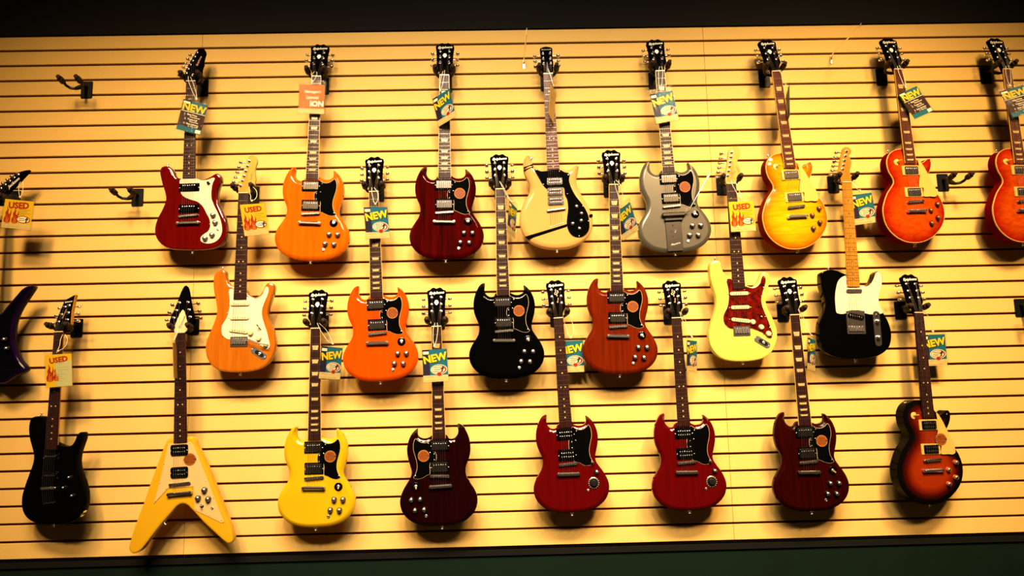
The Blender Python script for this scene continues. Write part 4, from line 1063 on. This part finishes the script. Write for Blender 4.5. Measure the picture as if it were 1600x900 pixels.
def price_tag(kind, pos, label, roll=0.0, yaw=0.0, pitch=4.0, w=108.0, h=140.0, cord_to=None, slack=0.0, front=True):
    """card in a clear sleeve; pos = centre of the card (m); cord_to = where the cord is looped (m)"""
    t = thing('price_tag', label, 'tag', 'price tags on the guitars')
    R = Matrix.Rotation(math.radians(90), 4, 'X')
    M = Matrix.Translation(pos) @ Matrix.Rotation(math.radians(yaw), 4, 'Z') @ R @ Matrix.Rotation(math.radians(pitch), 4, 'X') @ Matrix.Rotation(math.radians(roll), 4, 'Z')
    t.matrix_world = M
    W, H = w / 2, h / 2
    base = {'new': TEAL, 'list': TEAL, 'used': YELCARD, 'usedsheet': YELCARD, 'special': ORGINK, 'back': KRAFT}[kind]
    card = obj('card', cached(('card', w, h), lambda: MB().rbox(0, 0, -0.8, 0.0, w, h, 2, ch=0.2).mesh('card', 0)), base, t)
    T_ = lambda s, size, x, y, m, rot=0.0, bold=0.03, z=0.5, sh=0.0, nm='lettering': obj(nm, text_mesh(s, size, bold, sh), m, card, (x, y, z), (0, 0, rot))
    def rect(nm, x0, x1, y0, y1, m, z=0.15):
        return obj(nm, cached(('rect', x0, x1, y0, y1), lambda: MB().box((x0+x1)/2, (y0+y1)/2, 0, x1-x0, y1-y0, 0.3).mesh(nm, 0)), m, card, (0, 0, z))
    if kind == 'new':
        rect('side_panel', -W, -W + w*0.28, -H + h*0.2, H, NAVY)
        rect('maker_panel', -W + 3, -W + w*0.26, H - 20, H - 8, WHTINK, 0.35)
        rect('price_strip', -W, W, -H, -H + h*0.2, STRIPCARD, 0.2)
        obj('print', cached(('d1', w, h), lambda: dashes([0.35, 0.0, 0.8], w*0.9, -W + 8, -H + h*0.155, 8)), mat('strip_ink', (0.3, 0.18, 0.06), 0.6), card, (0, 0, 0.55))
        T_('NEW', 31, 3, H - 42, BLKINK, 0.16, 0.075, 0.5, 0, 'lettering_shadow')
        T_('NEW', 31, 0, H - 39, YELINK, 0.16, 0.06, 0.9)
        obj('badge', cached(('bdg', w), lambda: MB().prism(ellipse(0, 0, w*0.335, h*0.155), 0, 0.3).mesh('badge', 0)), WHTINK, card, (w*0.14, -h*0.13, 0.2))
        obj('badge_ring', cached(('bdr', w), lambda: MB().prism(ellipse(0, 0, w*0.305, h*0.14), 0, 0.3).mesh('badge_ring', 0)), REDINK, card, (w*0.14, -h*0.13, 0.4))
        obj('badge_face', cached(('bdf', w), lambda: MB().prism(ellipse(-2, 0, w*0.265, h*0.118), 0, 0.3).mesh('badge_face', 0)), mat('badge_cream', (0.7, 0.58, 0.36), 0.5), card, (w*0.14, -h*0.13, 0.6))
        obj('print', cached(('d2', w), lambda: dashes([0.9, 0.9, 0.6], 34, -w*0.06, -h*0.07, 8, 3.2)), BLKINK, card, (0, 0, 1.0))
        obj('arrow', cached('arrow', lambda: MB().prism([(-3,-16),(3,-14),(5,-2),(12,-3),(4,11),(-7,-2),(-1,-2)], 0, 0.3).mesh('arrow', 0)), BLKINK, card, (w*0.27, -h*0.10, 1.0))
        obj('badge_guitar', cached('bguit', lambda: MB().prism(smooth_closed([(-9,-8),(0,-11),(8,-6),(6,3),(12,10),(9,12),(2,5),(-6,5),(-11,0)], 3), 0, 0.3).mesh('badge_guitar', 0)), REDINK, card, (w*0.16, -h*0.25, 1.0))
    elif kind == 'list':
        rect('list_panel', -W, W, -H + h*0.16, H - h*0.36, MAROONCARD)
        rect('side_panel', -W, -W + w*0.36, H - h*0.36, H, NAVY)
        rect('maker_panel', -W + 3, -W + w*0.3, H - 16, H - 6, WHTINK, 0.35)
        rect('rule', -W, W, H - h*0.365, H - h*0.35, WHTINK, 0.4)
        T_('NEW', 31, 3, H - 33, BLKINK, 0.0, 0.075, 0.5, 0, 'lettering_shadow')
        T_('NEW', 31, 0, H - 31, YELINK, 0.0, 0.06, 0.9)
        for i, s in enumerate(('1.  Best Price', '2.  Trade-Up', '3.  Best Service')):
            T_(s, 7.5, 2 - (2 - i) * 5, H - h*0.44 - i * h*0.15, WHTINK, 0, 0.02)
            T_(('Guaranteed', 'Guarantee', 'In The U.S.')[i], 6.5, 12, H - h*0.505 - i * h*0.15, WHTINK, 0, 0.01)
        rect('maker_panel', W - w*0.24, W - 3, -H + 3, -H + h*0.13, WHTINK, 0.35)
    elif kind in ('used', 'usedsheet'):
        T_('USED', w * 0.205, 0, H - 25, REDINK, 0.06 if kind == 'used' else 0.10, 0.06)
        for fx, fy, fs in ((-0.34, -0.31, 1.35), (-0.08, -0.30, 1.3)):
            obj('flame', cached(('fl', fx, w), lambda: MB().prism(flame(fx * w, fy * h, fs), 0, 0.3).mesh('flame', 0)), REDINK, card, (0, 0, 0.2))
            obj('flame_core', cached(('flc', fx, w), lambda: MB().prism(flame(fx * w, fy * h - 3, fs * 0.55), 0, 0.3).mesh('flame_core', 0)), ORGINK, card, (0, 0, 0.4))
        if kind == 'used':
            obj('print', cached(('d3', w), lambda: dashes([0.8, 0.6, 0.9, 0.5], w*0.42, w*0.04, h*0.18, 8, 1.6)), INKDK, card, (0, 0, 0.4))
            obj('badge_ring', cached(('ubr', w), lambda: MB().prism(ellipse(0, 0, w*0.24, h*0.125), 0, 0.3).mesh('badge_ring', 0)), REDINK, card, (w*0.22, -h*0.16, 0.3))
            obj('badge_face', cached(('ubf', w), lambda: MB().prism(ellipse(0, 0, w*0.205, h*0.10), 0, 0.3).mesh('badge_face', 0)), WHTINK, card, (w*0.22, -h*0.16, 0.5))
            obj('print', cached(('d4', w), lambda: dashes([0.9, 0.9], 26, w*0.07, -h*0.13, 8, 3.4)), BLKINK, card, (0, 0, 0.9))
            obj('arrow', MESH.get('arrow') or cached('arrow', lambda: MB().prism([(-3,-16),(3,-14),(5,-2),(12,-3),(4,11),(-7,-2),(-1,-2)], 0, 0.3).mesh('arrow', 0)), BLKINK, card, (w*0.32, -h*0.15, 0.9))
            rect('price_strip', -W + 2, W - 2, -H + 2, -H + h*0.19, STRIPCARD, 0.25)
            obj('print', cached(('d5', w, h), lambda: dashes([0.3, 0.7], w*0.8, -W + 10, -H + h*0.14, 9)), mat('strip_ink', (0.3, 0.18, 0.06), 0.6), card, (0, 0, 0.6))
        else:
            sh = rect('price_sheet', -W + w*0.38, W - 1, -H + 2, H - h*0.22, GREENPAPER, 0.5)
            obj('print', cached(('d6', w), lambda: dashes([0.5, 0.0, 0.9, 0.8, 0.4, 0.7, 0.4, 0.6, 0.3], w*0.45, -W + w*0.46, H - h*0.28, 9.5, 1.4)), mat('faint_ink', (0.24, 0.22, 0.1), 0.6), card, (0, 0, 0.9))
    elif kind == 'special':
        T_("Manager's", 13, 4, H - 32, WHTINK, 0.0, 0.01)
        T_('Special', 15, 2, H - 58, WHTINK, 0.0, 0.01)
        T_('ION', 24, 26, H - 90, BLKINK, 0.0, 0.08, 0.4, 0, 'lettering_shadow')
        T_('ION', 24, 24, H - 88, WHTINK, 0.0, 0.06, 0.8)
        rect('price_strip', -W, W, -H, -H + h*0.17, STRIPCARD, 0.25)
        obj('print', cached(('d7', w), lambda: dashes([0.2, 0.7], w*0.8, -W + 10, -H + h*0.12, 9)), mat('strip_ink', (0.3, 0.18, 0.06), 0.6), card, (0, 0, 0.6))
    elif kind == 'back':
        obj('print', cached(('d8', w), lambda: dashes([0.6, 0.5, 0.0, 0.7], w*0.7, -W + 14, H*0.4, 14, 2)), INKDK, card, (0, 0, 0.3))
    sl = obj('sleeve', cached(('slv', w, h), lambda: MB().box(0, 9, 1.6, w + 10, h + 26, 0.25).box(0, 9, -2.4, w + 10, h + 26, 0.25).box(-W - 5, 9, -0.4, 0.8, h + 26, 4).box(W + 5, 9, -0.4, 0.8, h + 26, 4).box(0, -H - 4, -0.4, w + 10, 0.8, 4).mesh('sleeve', 0)), SLEEVE, t)
    obj('eyelet', cached('eyelet', lambda: MB().lathe(0, 0, [(4.5, -2.8), (4.5, 2.2), (3, 2.6)], 12).mesh('eyelet')), mat('eyelet_clear', (0.6, 0.5, 0.3), 0.3), t, (0, H + 15, 0))
    if cord_to is not None:
        inv = M.inverted()
        e = inv @ Vector(cord_to) * 1000
        s = Vector((0, H + 15, 0))
        for sg in (-1, 1):
            mid = (s + e) / 2 + Vector((sg * 9 + slack * (1 if sg > 0 else 0.3), -abs(slack) * 0.8, 3))
            pts = [s, s * 0.6 + mid * 0.4 + Vector((sg*3, -abs(slack)*0.3, 0)), mid, mid * 0.45 + e * 0.55 + Vector((sg*6 + slack*0.4*(sg > 0), 0, 2)), e + Vector((sg * 5, 2, 1))]
            sm = [Vector((a[0], a[1], 0)) for a in smooth_closed([(p.x, p.y) for p in pts], 5, False)]
            n = len(sm)
            zs = [s.z + (e.z - s.z) * i / (n - 1) for i in range(n)]
            obj('cord', MB().tube([(p.x, p.y, zs[i] + 1.0) for i, p in enumerate(sm)], 1.0, 6).mesh('cord'), CORD, t)
    return t

def nutp(k, dx=0.0, dy=-0.152, dz=0.012):
    return (ANCHOR[k][0] + dx, dy, ANCHOR[k][1] + dz)
price_tag('list', (0.035, -0.165, 2.847), 'blue NEW tag with a numbered list on the wine red guitar', -14, 6, 9, cord_to=nutp('g1'))
price_tag('special', (0.575, -0.165, 2.923), "orange manager's special tag on the orange guitar", -3, 0, 7, 116, 132, cord_to=nutp('g2'))
price_tag('new', (1.179, -0.178, 2.867), 'teal NEW tag turned aslant on the dark cherry horned guitar', 12, -38, cord_to=nutp('g3'))
price_tag('back', (1.672, -0.192, 2.872), 'brown card tag seen edge-on against the cream striped guitar neck', -8, 72, w=100, h=150, cord_to=nutp('g4'))
price_tag('new', (2.189, -0.165, 2.858), 'NEW tag with a shiny crumpled sleeve on the silver blue guitar', 11, 4, 3, cord_to=nutp('g5'))
price_tag('new', (2.778, -0.125, 2.873), 'tag seen edge-on beside the honey yellow guitar neck', -5, 76, h=150, cord_to=(2.735, -0.15, 3.03))
price_tag('list', (3.356, -0.165, 2.860), 'tilted NEW list tag on the whole cherry orange guitar', 24, 4, -8, cord_to=nutp('g7'))
price_tag('list', (3.835, -0.165, 2.858), 'NEW list tag cut off by the right edge', 14, -10, -8, cord_to=nutp('g8'))
price_tag('used', (-0.711, -0.175, 2.406), 'orange USED tag at the left edge beside the purple guitar', -7, 0, w=128, h=128, cord_to=(-0.72, -0.15, 2.56))
price_tag('used', (0.330, -0.165, 2.365), 'yellow USED tag turned aslant on the natural wood guitar', 11, 34, cord_to=(0.305, -0.155, 2.52), slack=14)
price_tag('new', (0.873, -0.165, 2.340), 'teal NEW tag over the neck of the middle-row orange guitar', 6, 26, cord_to=nutp('g11'), slack=8)
price_tag('new', (1.478, -0.14, 2.349), 'NEW tag seen nearly edge-on beside the black horned guitar neck', -6, 70, cord_to=(1.425, -0.155, 2.52), slack=20)
price_tag('new', (1.995, -0.14, 2.330), 'teal NEW tag turned away beside the walnut brown guitar neck', 16, -56, cord_to=(1.95, -0.155, 2.515), slack=16)
price_tag('used', (2.515, -0.165, 2.337), 'yellow USED tag with flames on the pale yellow guitar', 3, 6, w=118, h=136, cord_to=nutp('g14'))
price_tag('new', (3.106, -0.088, 2.380), 'NEW tag tucked behind the maple neck of the black slab guitar', 7, 2, cord_to=(3.05, -0.12, 2.50))
price_tag('usedsheet', (-0.494, -0.165, 1.715), 'USED tag with a pale green sheet on the bottom-row black guitar', 3, 4, cord_to=(-0.49, -0.15, 1.87), slack=12)
price_tag('back', (0.012, -0.187, 1.745), 'brown card tag seen edge-on against the yellow V guitar neck', 2, -76, w=90, h=150, cord_to=nutp('g17'))
price_tag('new', (0.665, -0.12, 1.723), 'teal NEW tag turned away beside the bright yellow guitar neck', -3, 46, cord_to=(0.615, -0.155, 1.895), slack=16)
price_tag('new', (1.128, -0.165, 1.700), 'teal NEW tag facing front on the maroon left-handed guitar', 2, 0, cord_to=nutp('g19'))
price_tag('new', (1.731, -0.085, 1.729), 'NEW tag half behind the neck of the left cherry red guitar', 1, 0, cord_to=(1.70, -0.12, 1.92), slack=18)
price_tag('new', (2.263, -0.12, 1.716), 'NEW tag turned away beside the neck of the right cherry red guitar', 0, 52, cord_to=(2.21, -0.155, 1.91), slack=14)
price_tag('new', (2.798, -0.12, 1.712), 'NEW tag turned away beside the dark mahogany guitar neck', -5, 50, cord_to=(2.74, -0.155, 1.91), slack=14)
price_tag('new', (3.373, -0.085, 1.721), 'NEW tag half behind the neck of the tobacco sunburst guitar', 1, 0, cord_to=(3.31, -0.12, 1.90), slack=10)
